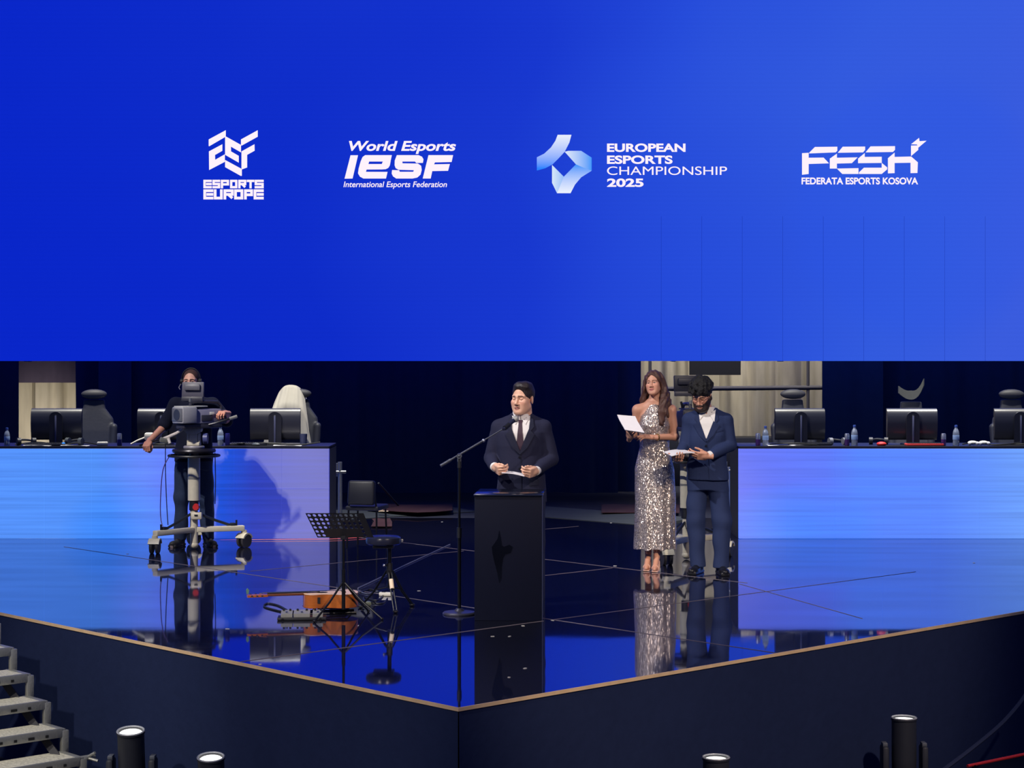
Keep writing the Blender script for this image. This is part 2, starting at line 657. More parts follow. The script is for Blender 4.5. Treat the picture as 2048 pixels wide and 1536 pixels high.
def screen_mat():
    m = bpy.data.materials.new('led_picture')
    m.use_nodes = True
    nt = m.node_tree
    nt.nodes.remove(nt.nodes['Principled BSDF'])
    tc = nd(nt, 'ShaderNodeTexCoord')
    sx = nd(nt, 'ShaderNodeSeparateXYZ')
    nt.links.new(tc.outputs['Object'], sx.inputs[0])
    x, z = sx.outputs[0], sx.outputs[2]
    nz = nd(nt, 'ShaderNodeTexNoise', inp={'Scale': 0.22, 'Detail': 1.0})
    nt.links.new(tc.outputs['Object'], nz.inputs['Vector'])
    xr = math_node(nt, 'MULTIPLY_ADD', x, 1 / 14.4)
    xr.node.inputs[2].default_value = 0.5
    f = math_node(nt, 'ADD', xr, math_node(nt, 'MULTIPLY', math_node(nt, 'SUBTRACT', nz.outputs['Fac'], 0.5), 0.35))
    f = math_node(nt, 'ADD', f, math_node(nt, 'MULTIPLY', math_node(nt, 'SUBTRACT', z, 4.0), 0.006))
    base = ramp_node(nt, f, [(0.0, (9, 38, 201)), (0.28, (14, 44, 201)), (0.5, (24, 56, 207)), (0.68, (38, 76, 218)), (0.84, (50, 90, 222)), (1.0, (58, 92, 222))])
    # big soft disc of the picture at the right
    dx = math_node(nt, 'SUBTRACT', x, 5.6)
    dz = math_node(nt, 'SUBTRACT', z, 4.0)
    rr = math_node(nt, 'SQRT', math_node(nt, 'ADD', math_node(nt, 'MULTIPLY', dx, dx), math_node(nt, 'MULTIPLY', dz, dz)))
    disc = math_node(nt, 'MULTIPLY', math_node(nt, 'SUBTRACT', 1.95, rr), 2.5, True)
    base = mix_col(nt, math_node(nt, 'MULTIPLY', disc, 0.22), base, lin((40, 84, 232)))
    # module joints that show as fine dark lines low on the right half
    fr = math_node(nt, 'FRACT', math_node(nt, 'DIVIDE', math_node(nt, 'SUBTRACT', x, 2.049), 0.557))
    ln = math_node(nt, 'LESS_THAN', fr, 0.014)
    mk = math_node(nt, 'MULTIPLY', math_node(nt, 'GREATER_THAN', x, 2.0), math_node(nt, 'LESS_THAN', z, 3.9))
    base = mix_col(nt, math_node(nt, 'MULTIPLY', math_node(nt, 'MULTIPLY', ln, mk), 0.35), base, lin((10, 30, 140)))
    # fine row structure
    rw = math_node(nt, 'SINE', math_node(nt, 'MULTIPLY', z, 2 * math.pi / 0.0625))
    k = math_node(nt, 'MULTIPLY_ADD', rw, 0.010)
    k.node.inputs[2].default_value = 1.0
    em = nd(nt, 'ShaderNodeEmission')
    nt.links.new(base, em.inputs[0])
    nt.links.new(k, em.inputs[1])
    nt.links.new(em.outputs[0], nt.nodes['Material Output'].inputs[0])
    return m


def emis(name, rgb, strength=1.0):
    if name in MATS:
        return MATS[name]
    m = bpy.data.materials.new(name)
    m.use_nodes = True
    nt = m.node_tree
    nt.nodes.remove(nt.nodes['Principled BSDF'])
    em = nd(nt, 'ShaderNodeEmission', inp={0: lin(rgb), 1: strength})
    nt.links.new(em.outputs[0], nt.nodes['Material Output'].inputs[0])
    MATS[name] = m
    return m


screen = thing('led_screen', 'huge blue LED screen with four white logos hanging above the stage', 'screen', (0, SD, 0))
SB = CH - (722 - HZ) / SS
mb = MB()
mb.box((0, 0.05, (SB + 7.4) / 2), (17.6, 0.10, 7.4 - SB))
mb.build('picture_panel', screen_mat(), screen, smooth=0)
mb = MB()
mb.box((0, 0.16, SB + 0.02), (17.6, 0.10, 0.03))
mb.build('bottom_rail', mat('screen_rail', (120, 130, 170), 0.5), screen, smooth=0)
mb = MB()
for i in range(12):
    mb.box((-8.2 + i * 1.49, 0.2, 4.6), (0.06, 0.2, 5.4))
mb.build('rear_frame', BLACK_METAL, screen, smooth=0)

GLOW = emis('lit_logo_white', (255, 242, 252), 1.0)


def S(px, py):
    return ((px - 1024.0) / SS, CH - (py - HZ) / SS)


def polys_mesh(name, polys, m, parent, y=-0.004, th=0.003):
    mb = MB()
    M = Matrix.Translation((0, y, 0))
    for pl in polys:
        mb.prism([S(*p) for p in pl], th, M)
    return mb.build(name, m, parent, smooth=0)


def zc(pl, sc, ox, oy):
    return [(x / sc + ox, y / sc + oy) for x, y in pl]


def text_mesh(name, txt, box, m, parent, bold=0.0, shear=0.0, y=-0.004, cap=False):
    """lettering fitted to a pixel box x0, y0, x1, y1 of the screen"""
    cu = bpy.data.curves.new(name, 'FONT')
    cu.body = txt
    cu.size = 1.0
    cu.offset = bold
    cu.extrude = 0.0
    cu.shear = shear
    tmp = bpy.data.objects.new('tmp_text', cu)
    COL.objects.link(tmp)
    bpy.context.view_layer.update()
    me = bpy.data.meshes.new_from_object(tmp.evaluated_get(bpy.context.evaluated_depsgraph_get()))
    bpy.data.objects.remove(tmp)
    bpy.data.curves.remove(cu)
    co = np.empty(len(me.vertices) * 3)
    me.vertices.foreach_get('co', co)
    co = co.reshape(-1, 3)
    lo, hi = co.min(0), co.max(0)
    (x0, z1), (x1, z0) = S(box[0], box[1]), S(box[2], box[3])
    out = np.empty_like(co)
    out[:, 0] = x0 + (co[:, 0] - lo[0]) / (hi[0] - lo[0]) * (x1 - x0)
    out[:, 2] = z0 + (co[:, 1] - lo[1]) / (hi[1] - lo[1]) * (z1 - z0)
    out[:, 1] = y
    me.vertices.foreach_set('co', out.reshape(-1))
    me.name = name
    me.materials.clear()
    return link_mesh(name, me, m, parent)


GLY = {'E': [[(1, 1), (0, 1), (0, 0), (1, 0)], [(.42, .5), (1, .5)]], 'S': [[(1, 1), (0, 1), (0, .5), (1, .5), (1, 0), (0, 0)]],
       'P': [[(0, 0), (0, 1), (1, 1), (1, .45), (.36, .45)]], 'O': [[(0, 0), (0, 1), (1, 1), (1, 0), (0, 0)]],
       'R': [[(0, 0), (0, 1), (1, 1), (1, .5), (.36, .5)], [(.45, .5), (1, 0)]], 'T': [[(0, 1), (1, 1)], [(.5, 1), (.5, 0)]],
       'U': [[(0, 1), (0, 0), (1, 0), (1, 1)]]}


def stroke_polys(ch, x0, y0, x1, y1, t):
    out = []
    ax, bx, ay, by = x0 + t / 2, x1 - t / 2, y1 - t / 2, y0 + t / 2
    for pl in GLY[ch]:
        pp = [(ax + (bx - ax) * u, ay + (by - ay) * v) for u, v in pl]
        for (xa, ya), (xb, yb) in zip(pp[:-1], pp[1:]):
            L = math.hypot(xb - xa, yb - ya)
            dx, dy = (xb - xa) / L * t / 2, (yb - ya) / L * t / 2
            if abs(dx) < 1e-6 or abs(dy) < 1e-6:
                xa, ya, xb, yb = xa - dx, ya - dy, xb + dx, yb + dy
            out.append([(xa - dy, ya + dx), (xb - dy, yb + dx), (xb + dy, yb - dx), (xa + dy, ya - dx)])
    return out


def logo_part(label):
    o = bpy.data.objects.new('logo', None)
    COL.objects.link(o)
    o.parent = screen
    o['label'] = label
    return o


# logo with the folded three-letter emblem
lg = logo_part('white folded emblem over the words ESPORTS EUROPE')
z1 = lambda pl: zc(pl, 14.63, 400, 255)
em_polys = [z1(p) for p in (
    [(255, 350), (755, 80), (755, 250), (725, 285), (270, 550), (255, 540)],
    [(262, 700), (655, 490), (655, 682), (440, 805), (445, 945), (728, 785), (728, 1005), (268, 1245)],
    [(735, 250), (1200, 510), (1200, 730), (905, 560), (910, 700), (1135, 830), (1135, 1030), (735, 800)],
    [(735, 950), (1225, 1215), (1225, 1415), (1190, 1415), (735, 1160)],
    [(1200, 350), (1690, 80), (1690, 270), (1220, 530), (1200, 520)],
    [(1215, 700), (1595, 490), (1600, 680), (1380, 800), (1380, 1170), (1230, 1225), (1215, 1200)])]
polys_mesh('emblem', em_polys, GLOW, lg)
tp = []
for ch, a_, b_ in zip('ESPORTS', (100, 365, 610, 880, 1120, 1370, 1600), (345, 590, 850, 1095, 1355, 1590, 1865)):
    tp += stroke_polys(ch, a_, 140, b_, 390, 66)
for ch, a_, b_ in zip('EUROPE', (100, 405, 690, 1000, 1290, 1570), (390, 665, 985, 1265, 1550, 1865)):
    tp += stroke_polys(ch, a_, 420, b_, 715, 78)
polys_mesh('lettering', [zc(p, 14.63, 400, 350) for p in tp], GLOW, lg)

# italic logo
lg = logo_part('white italic World Esports IESF International Esports Federation logo')
text_mesh('lettering', 'World Esports', (698, 282, 912, 308), GLOW, lg, bold=0.028, shear=0.22)
z3 = lambda pl: zc(pl, 8.533, 680, 300)
polys_mesh('lettering', [z3(p) for p in (
    [(180, 90), (308, 90), (215, 487), (78, 490)],
    [(1510, 88), (1930, 88), (1905, 205), (1620, 212), (1605, 245), (1875, 240), (1845, 355), (1575, 360), (1548, 487), (1412, 487)],
    [(430, 88), (885, 88), (862, 197), (352, 197), (385, 120)],
    [(354, 190), (500, 190), (440, 378), (308, 400), (318, 320)],
    [(735, 190), (865, 190), (850, 265), (825, 305), (780, 328), (712, 332), (715, 235)],
    [(465, 240), (722, 240), (716, 332), (440, 334)],
    [(310, 372), (812, 374), (785, 487), (400, 487), (340, 455), (308, 400)],
    [(970, 88), (1340, 88), (1400, 115), (1425, 160), (1415, 220), (1300, 222), (1280, 197), (1065, 197), (1065, 225), (1080, 228), (1330, 232), (1385, 270), (1395, 340), (1375, 420), (1320, 470), (1240, 487), (960, 487), (905, 450), (882, 400), (890, 342), (1010, 346), (1020, 372), (1250, 372), (1262, 345), (1000, 338), (950, 310), (932, 260), (935, 180)])], GLOW, lg)
text_mesh('lettering', 'International Esports Federation', (687, 363, 894, 378), GLOW, lg, bold=0.012, shear=0.2)


# star-shaped ribbon logo
def ribbon_mat(name, za, zb, ca, cb, ax=2):
    m = bpy.data.materials.new(name)
    m.use_nodes = True
    nt = m.node_tree
    nt.nodes.remove(nt.nodes['Principled BSDF'])
    tc = nd(nt, 'ShaderNodeTexCoord')
    sx = nd(nt, 'ShaderNodeSeparateXYZ')
    nt.links.new(tc.outputs['Object'], sx.inputs[0])
    mr = nd(nt, 'ShaderNodeMapRange', inp={1: za, 2: zb})
    nt.links.new(sx.outputs[ax], mr.inputs[0])
    c = ramp_node(nt, mr.outputs[0], [(0.0, ca), (1.0, cb)])
    em = nd(nt, 'ShaderNodeEmission')
    nt.links.new(c, em.inputs[0])
    nt.links.new(em.outputs[0], nt.nodes['Material Output'].inputs[0])
    return m


lg = logo_part('light blue ribbon emblem beside EUROPEAN ESPORTS CHAMPIONSHIP 2025')
z2 = lambda pl: zc(pl, 4.452, 1040, 240)
zz = lambda v: S(0, v / 4.452 + 240)[1]
xx = lambda v: S(v / 4.452 + 1040, 0)[0]
polys_mesh('emblem_ribbon', [z2([(335, 132), (458, 132), (440, 200), (398, 283), (340, 345), (290, 395), (225, 430), (150, 450), (150, 332), (215, 300), (275, 245), (315, 185)])],
           ribbon_mat('ribbon_blue_to_white', zz(430), zz(140), (44, 132, 255), (232, 238, 252)), lg)
polys_mesh('emblem_ribbon', [z2([(398, 283), (430, 275), (545, 275), (638, 335), (638, 452), (560, 422), (498, 395)])],
           ribbon_mat('ribbon_white_to_blue', xx(400), xx(640), (222, 232, 250), (60, 150, 250), 0), lg)
polys_mesh('emblem_ribbon', [z2([(498, 395), (560, 422), (638, 452), (545, 510), (490, 575), (450, 652), (330, 652), (390, 505)])],
           ribbon_mat('ribbon_blue_down_to_white', zz(640), zz(400), (234, 240, 254), (62, 148, 252)), lg)
polys_mesh('emblem_ribbon', [z2([(285, 400), (390, 505), (330, 652), (285, 560)])],
           ribbon_mat('ribbon_pale', xx(285), xx(390), (214, 232, 250), (150, 190, 248), 0), lg)
text_mesh('lettering', 'EUROPEAN', (1214, 287, 1371, 304), GLOW, lg, bold=0.035)
text_mesh('lettering', 'ESPORTS', (1214, 311, 1345, 328), GLOW, lg, bold=0.035)
text_mesh('lettering', 'CHAMPIONSHIP', (1214, 333, 1454, 350), GLOW, lg, bold=0.0)
text_mesh('lettering', '2025', (1214, 357, 1287, 374), GLOW, lg, bold=0.035)

# logo with the little flag
lg = logo_part('white FESK logo with small flag over FEDERATA ESPORTS KOSOVA')
zf = lambda pl: zc(pl, 6.0235, 1560, 250)
polys_mesh('emblem', [zf(p) for p in (
    [(265, 340), (345, 335), (345, 590), (265, 600)], [(355, 330), (420, 265), (690, 262), (690, 310), (670, 330), (350, 343)],
    [(340, 395), (525, 393), (590, 462), (340, 470)], [(685, 345), (685, 525), (600, 525), (600, 405)],
    [(755, 262), (1025, 260), (1025, 300), (1000, 330), (695, 335)], [(680, 395), (935, 390), (865, 460), (680, 465)],
    [(685, 525), (945, 520), (945, 590), (750, 590)], [(1090, 258), (1385, 255), (1385, 300), (1360, 325), (1030, 330)],
    [(1020, 338), (1020, 385), (1225, 383), (1225, 457), (940, 460), (940, 405)], [(1225, 457), (1290, 510), (1290, 535), (1225, 590)],
    [(1010, 515), (1228, 515), (1228, 590), (952, 590), (952, 570)], [(1380, 332), (1380, 580), (1300, 583), (1300, 400)],
    [(1375, 385), (1580, 380), (1660, 450), (1655, 578), (1572, 580), (1572, 455), (1375, 458)],
    [(1578, 248), (1665, 246), (1665, 300), (1578, 375)], [(1578, 232), (1675, 155), (1680, 195), (1765, 190), (1668, 272), (1650, 235)])], GLOW, lg)
text_mesh('lettering', 'FEDERATA ESPORTS KOSOVA', (1603, 355, 1836, 369), GLOW, lg, bold=0.03)


# ---------------------------------------------------------------- desks clad with LED panels
def desk_mat(name, stops, low, lowmask, px0, px1):
    """the picture running on a desk front; low = brighter blue patch near the bottom"""
    m = bpy.data.materials.new(name)
    m.use_nodes = True
    nt = m.node_tree
    b = nt.nodes['Principled BSDF']
    tc = nd(nt, 'ShaderNodeTexCoord')
    sx = nd(nt, 'ShaderNodeSeparateXYZ')
    nt.links.new(tc.outputs['Object'], sx.inputs[0])
    x, z = sx.outputs[0], sx.outputs[2]
    mr = nd(nt, 'ShaderNodeMapRange', inp={1: px0, 2: px1})
    nt.links.new(x, mr.inputs[0])
    nz = nd(nt, 'ShaderNodeTexNoise', inp={'Scale': 1.4, 'Detail': 1.0})
    nt.links.new(tc.outputs['Object'], nz.inputs['Vector'])
    f = math_node(nt, 'ADD', mr.outputs[0], math_node(nt, 'MULTIPLY', math_node(nt, 'SUBTRACT', nz.outputs['Fac'], 0.5), 0.07))
    base = ramp_node(nt, f, stops)
    # patch
    gx = math_node(nt, 'DIVIDE', math_node(nt, 'SUBTRACT', x, lowmask[0]), lowmask[1])
    gz = math_node(nt, 'DIVIDE', math_node(nt, 'SUBTRACT', z, lowmask[2]), lowmask[3])
    q = math_node(nt, 'ADD', math_node(nt, 'MULTIPLY', gx, gx), math_node(nt, 'MULTIPLY', gz, gz))
    pm = math_node(nt, 'MULTIPLY', math_node(nt, 'SUBTRACT', 1.0, q), 0.75, True)
    base = mix_col(nt, pm, base, lin(low))
    # broken horizontal row lines
    n2 = nd(nt, 'ShaderNodeTexNoise', inp={'Scale': 1.0, 'Detail': 2.0})
    mp = nd(nt, 'ShaderNodeMapping', inp={'Scale': (0.4, 1.0, 28.0)})
    nt.links.new(tc.outputs['Object'], mp.inputs[0])
    nt.links.new(mp.outputs[0], n2.inputs['Vector'])
    k = nd(nt, 'ShaderNodeMapRange', inp={1: 0.3, 2: 0.7, 3: 0.80, 4: 1.12})
    nt.links.new(n2.outputs['Fac'], k.inputs[0])
    b.inputs['Base Color'].default_value = lin((138, 138, 148))
    b.inputs['Roughness'].default_value = 0.55
    b.inputs['Specular IOR Level'].default_value = 0.2
    nt.links.new(base, b.inputs['Emission Color'])
    nt.links.new(k.outputs[0], b.inputs['Emission Strength'])
    return m


DD = 19.98
xl1 = X(658, DD)
xr0 = X(1478, DD)
left_stops = [(0.0, (84, 146, 250)), (0.30, (82, 146, 250)), (0.50, (74, 114, 250)), (0.60, (60, 92, 235)), (0.68, (22, 78, 214)), (0.77, (42, 62, 186)), (1.0, (58, 64, 172))]
right_stops = [(0.0, (78, 98, 236)), (0.30, (68, 106, 246)), (0.42, (58, 120, 252)), (0.70, (66, 124, 250)), (1.0, (92, 150, 248))]


def desk(name, label, xa, xb, m):
    t = thing(name, label, 'desk', ((xa + xb) / 2, DD, 0))
    w = xb - xa
    n = max(1, round(w / 0.5))
    o = MB().box((0, 0.42, 0.985), (w, 0.80, 0.028), bev=0.006).build('tabletop', mat('black_tabletop', (20, 22, 34), 0.35), t)
    mb = MB()
    for i in range(n):
        for zc_, zh in ((0.271, 0.534), (0.7555, 0.430)):
            mb.box((-w / 2 + w / n * (i + 0.5), 0.035, zc_), (w / n - 0.0012, 0.07, zh))
    mb.build('led_front', m, t, smooth=0)
    for s in (-1, 1):
        MB().box((s * (w / 2 - 0.02), 0.45, 0.483), (0.04, 0.74, 0.966)).build('side_panel', MATTE_BLACK, t, smooth=0)
    return t


LD0 = -7.6
cxl = (LD0 + xl1) / 2
left_desk = desk('gaming_desk', 'long left desk clad with glowing blue LED panels', LD0, xl1,
                 desk_mat('left_desk_picture', left_stops, (46, 134, 255), (X(255, DD) - cxl, 0.75, 0.02, 0.62), X(0, DD) - cxl, xl1 - cxl))
RD1 = 7.6
cxr = (RD1 + xr0) / 2
right_desk = desk('gaming_desk', 'long right desk clad with glowing blue LED panels', xr0, RD1,
                  desk_mat('right_desk_picture', right_stops, (24, 124, 255), (X(1590, DD) - cxr, 0.95, 0.05, 0.58), xr0 - cxr, X(2048, DD) - cxr))
left_desk['group'] = right_desk['group'] = 'LED desks'
# ---------------------------------------------------------------- bodies and clothes: blended solids turned into one surface
class SDF:
    def __init__(self, lo, hi, h):
        self.lo = np.array(lo, float)
        self.h = h
        self.n = [int(math.ceil((hi[i] - lo[i]) / h)) + 1 for i in range(3)]
        self.ax = [self.lo[i] + h * np.arange(self.n[i]) for i in range(3)]
        self.D = np.full(self.n, 1.0, np.float32)

    def _sl(self, lo, hi):
        out = []
        for i in range(3):
            a = int(np.searchsorted(self.ax[i], lo[i]))
            b = int(np.searchsorted(self.ax[i], hi[i]))
            if b - a < 1:
                return None
            out.append(slice(a, b))
        return tuple(out)

    def _grid(self, sl):
        return (self.ax[0][sl[0]][:, None, None], self.ax[1][sl[1]][None, :, None], self.ax[2][sl[2]][None, None, :])

    def add(self, prim, k=0.02, pad=0.03):
        fn, lo, hi = prim
        sl = self._sl([v - pad - k for v in lo], [v + pad + k for v in hi])
        if sl is None:
            return self
        d = fn(*self._grid(sl)).astype(np.float32)
        a = self.D[sl]
        if k > 0:
            hh = np.maximum(k - np.abs(a - d), 0) / k
            self.D[sl] = np.minimum(a, d) - hh * hh * k * 0.25
        else:
            self.D[sl] = np.minimum(a, d)
        return self

    def cut(self, prim, k=0.01, pad=0.03):
        fn, lo, hi = prim
        sl = self._sl([v - pad - k for v in lo], [v + pad + k for v in hi])
        if sl is None:
            return self
        d = -fn(*self._grid(sl)).astype(np.float32)
        a = self.D[sl]
        hh = np.maximum(k - np.abs(a - d), 0) / max(k, 1e-6)
        self.D[sl] = np.maximum(a, d) + hh * hh * k * 0.25
        return self

    def warp(self, fn):
        self.D += fn(self.ax[0][:, None, None], self.ax[1][None, :, None], self.ax[2][None, None, :]).astype(np.float32)
        return self

    def mesh(self):
        D = self.D
        D[0, :, :] = D[-1, :, :] = 1
        D[:, 0, :] = D[:, -1, :] = 1
        D[:, :, 0] = D[:, :, -1] = 1
        s = D < 0
        c = [(i, j, k) for i in (0, 1) for j in (0, 1) for k in (0, 1)]
        nx, ny, nz = D.shape
        cnt = np.zeros((nx - 1, ny - 1, nz - 1), np.int8)
        for i, j, k in c:
            cnt += s[i:nx - 1 + i, j:ny - 1 + j, k:nz - 1 + k]
        act = (cnt > 0) & (cnt < 8)
        I, J, K = np.nonzero(act)
        idx = np.full(act.shape, -1, np.int64)
        idx[I, J, K] = np.arange(len(I))
        V = {t: D[I + t[0], J + t[1], K + t[2]] for t in c}
        acc = np.zeros((len(I), 3))
        m = np.zeros(len(I))
        for ax in range(3):
            for t in c:
                if t[ax]:
                    continue
                t2 = list(t)
                t2[ax] = 1
                va, vb = V[t], V[tuple(t2)]
                cr = (va < 0) != (vb < 0)
                w = np.where(cr, va / np.where(cr, va - vb, 1), 0)
                p = [np.full(len(I), float(t[q])) for q in range(3)]
                p[ax] = w
                for q in range(3):
                    acc[:, q] += np.where(cr, p[q], 0)
                m += cr
        acc /= m[:, None]
        verts = (np.stack([I, J, K], 1) + acc) * self.h + self.lo
        quads = []
        for ax in range(3):
            u, v = (ax + 1) % 3, (ax + 2) % 3
            A = np.take(s, range(0, s.shape[ax] - 1), axis=ax)
            B = np.take(s, range(1, s.shape[ax]), axis=ax)
            E = np.array(np.nonzero(A != B))
            ok = (E[u] > 0) & (E[v] > 0) & (E[u] < s.shape[u] - 1) & (E[v] < s.shape[v] - 1)
            E = E[:, ok]
            neg = A[E[0], E[1], E[2]]

            def cell(du, dv):
                q = E.copy()
                q[u] -= du
                q[v] -= dv
                return idx[q[0], q[1], q[2]]
            q4 = np.stack([cell(1, 1), cell(0, 1), cell(0, 0), cell(1, 0)], 1)
            q4 = np.where(neg[:, None], q4, q4[:, ::-1])
            quads.append(q4)
        quads = np.concatenate(quads)
        quads = quads[(quads >= 0).all(1)]
        return verts, quads


def cap(p, q, r1, r2=None):
    p, q = np.array(p, float), np.array(q, float)
    r2 = r1 if r2 is None else r2
    d = q - p
    L2 = max(float(d @ d), 1e-9)
    rm = max(r1, r2)

    def fn(x, y, z):
        t = np.clip(((x - p[0]) * d[0] + (y - p[1]) * d[1] + (z - p[2]) * d[2]) / L2, 0, 1)
        return np.sqrt((x - p[0] - t * d[0]) ** 2 + (y - p[1] - t * d[1]) ** 2 + (z - p[2] - t * d[2]) ** 2) - (r1 + (r2 - r1) * t)
    return fn, np.minimum(p, q) - rm, np.maximum(p, q) + rm


def ell(c, r, rot=None):
    c = np.array(c, float)
    r = np.array([r] * 3 if isinstance(r, (int, float)) else r, float)
    M = np.array(Euler(rot).to_matrix()) if rot is not None else np.eye(3)

    def fn(x, y, z):
        a, b, g = x - c[0], y - c[1], z - c[2]
        l = [(M[0, i] * a + M[1, i] * b + M[2, i] * g) for i in range(3)]
        k0 = np.sqrt(sum((l[i] / r[i]) ** 2 for i in range(3)))
        k1 = np.sqrt(sum((l[i] / r[i] ** 2) ** 2 for i in range(3))) + 1e-9
        return k0 * (k0 - 1) / k1
    e = np.sqrt(((M * r) ** 2).sum(1))
    return fn, c - e, c + e


def boxr(c, half, r, rot=None):
    c = np.array(c, float)
    hf = np.array(half, float)
    M = np.array(Euler(rot).to_matrix()) if rot is not None else np.eye(3)

    def fn(x, y, z):
        a, b, g = x - c[0], y - c[1], z - c[2]
        q = [np.abs(M[0, i] * a + M[1, i] * b + M[2, i] * g) - hf[i] for i in range(3)]
        o = np.sqrt(sum(np.maximum(t, 0) ** 2 for t in q))
        return o + np.minimum(np.maximum(np.maximum(q[0], q[1]), q[2]), 0) - r
    e = np.abs(M) @ hf + r
    return fn, c - e, c + e


def stack(rows, n=2.0):
    """rows of (z, half width, half depth, centre x, centre y): a trunk-like solid"""
    T = np.array(sorted(rows), float)
    zs = T[:, 0]

    def fn(x, y, z):
        zc_ = np.clip(z, zs[0], zs[-1])
        t = lambda i: np.interp(zc_.ravel(), zs, T[:, i]).reshape(zc_.shape)
        a, b = t(1), t(2)
        k = (np.abs((x - t(3)) / a) ** n + np.abs((y - t(4)) / b) ** n) ** (1.0 / n)
        d = (k - 1) * np.minimum(a, b)
        return np.maximum(d, np.maximum(zs[0] - z, z - zs[-1]))
    A, B = T[:, 1].max(), T[:, 2].max()
    return fn, np.array([T[:, 3].min() - A, T[:, 4].min() - B, zs[0]]), np.array([T[:, 3].max() + A, T[:, 4].max() + B, zs[-1]])


def np_mesh(name, verts, quads, tone=None):
    me = bpy.data.meshes.new(name)
    me.from_pydata(verts.tolist(), [], quads.tolist())
    if tone is not None:
        at = me.color_attributes.new('tone', 'FLOAT_COLOR', 'POINT')
        at.data.foreach_set('color', np.concatenate([tone, np.ones((len(tone), 1))], 1).astype(np.float32).ravel())
    me.shade_smooth()
    return me


def L3(rgb):
    return np.array(lin(rgb)[:3])


def joined(pieces):
    vs_, qs, ts, o = [], [], [], 0
    for v, q, t in pieces:
        vs_.append(v)
        qs.append(q + o)
        ts.append(t)
        o += len(v)
    return np.concatenate(vs_), np.concatenate(qs), np.concatenate(ts)


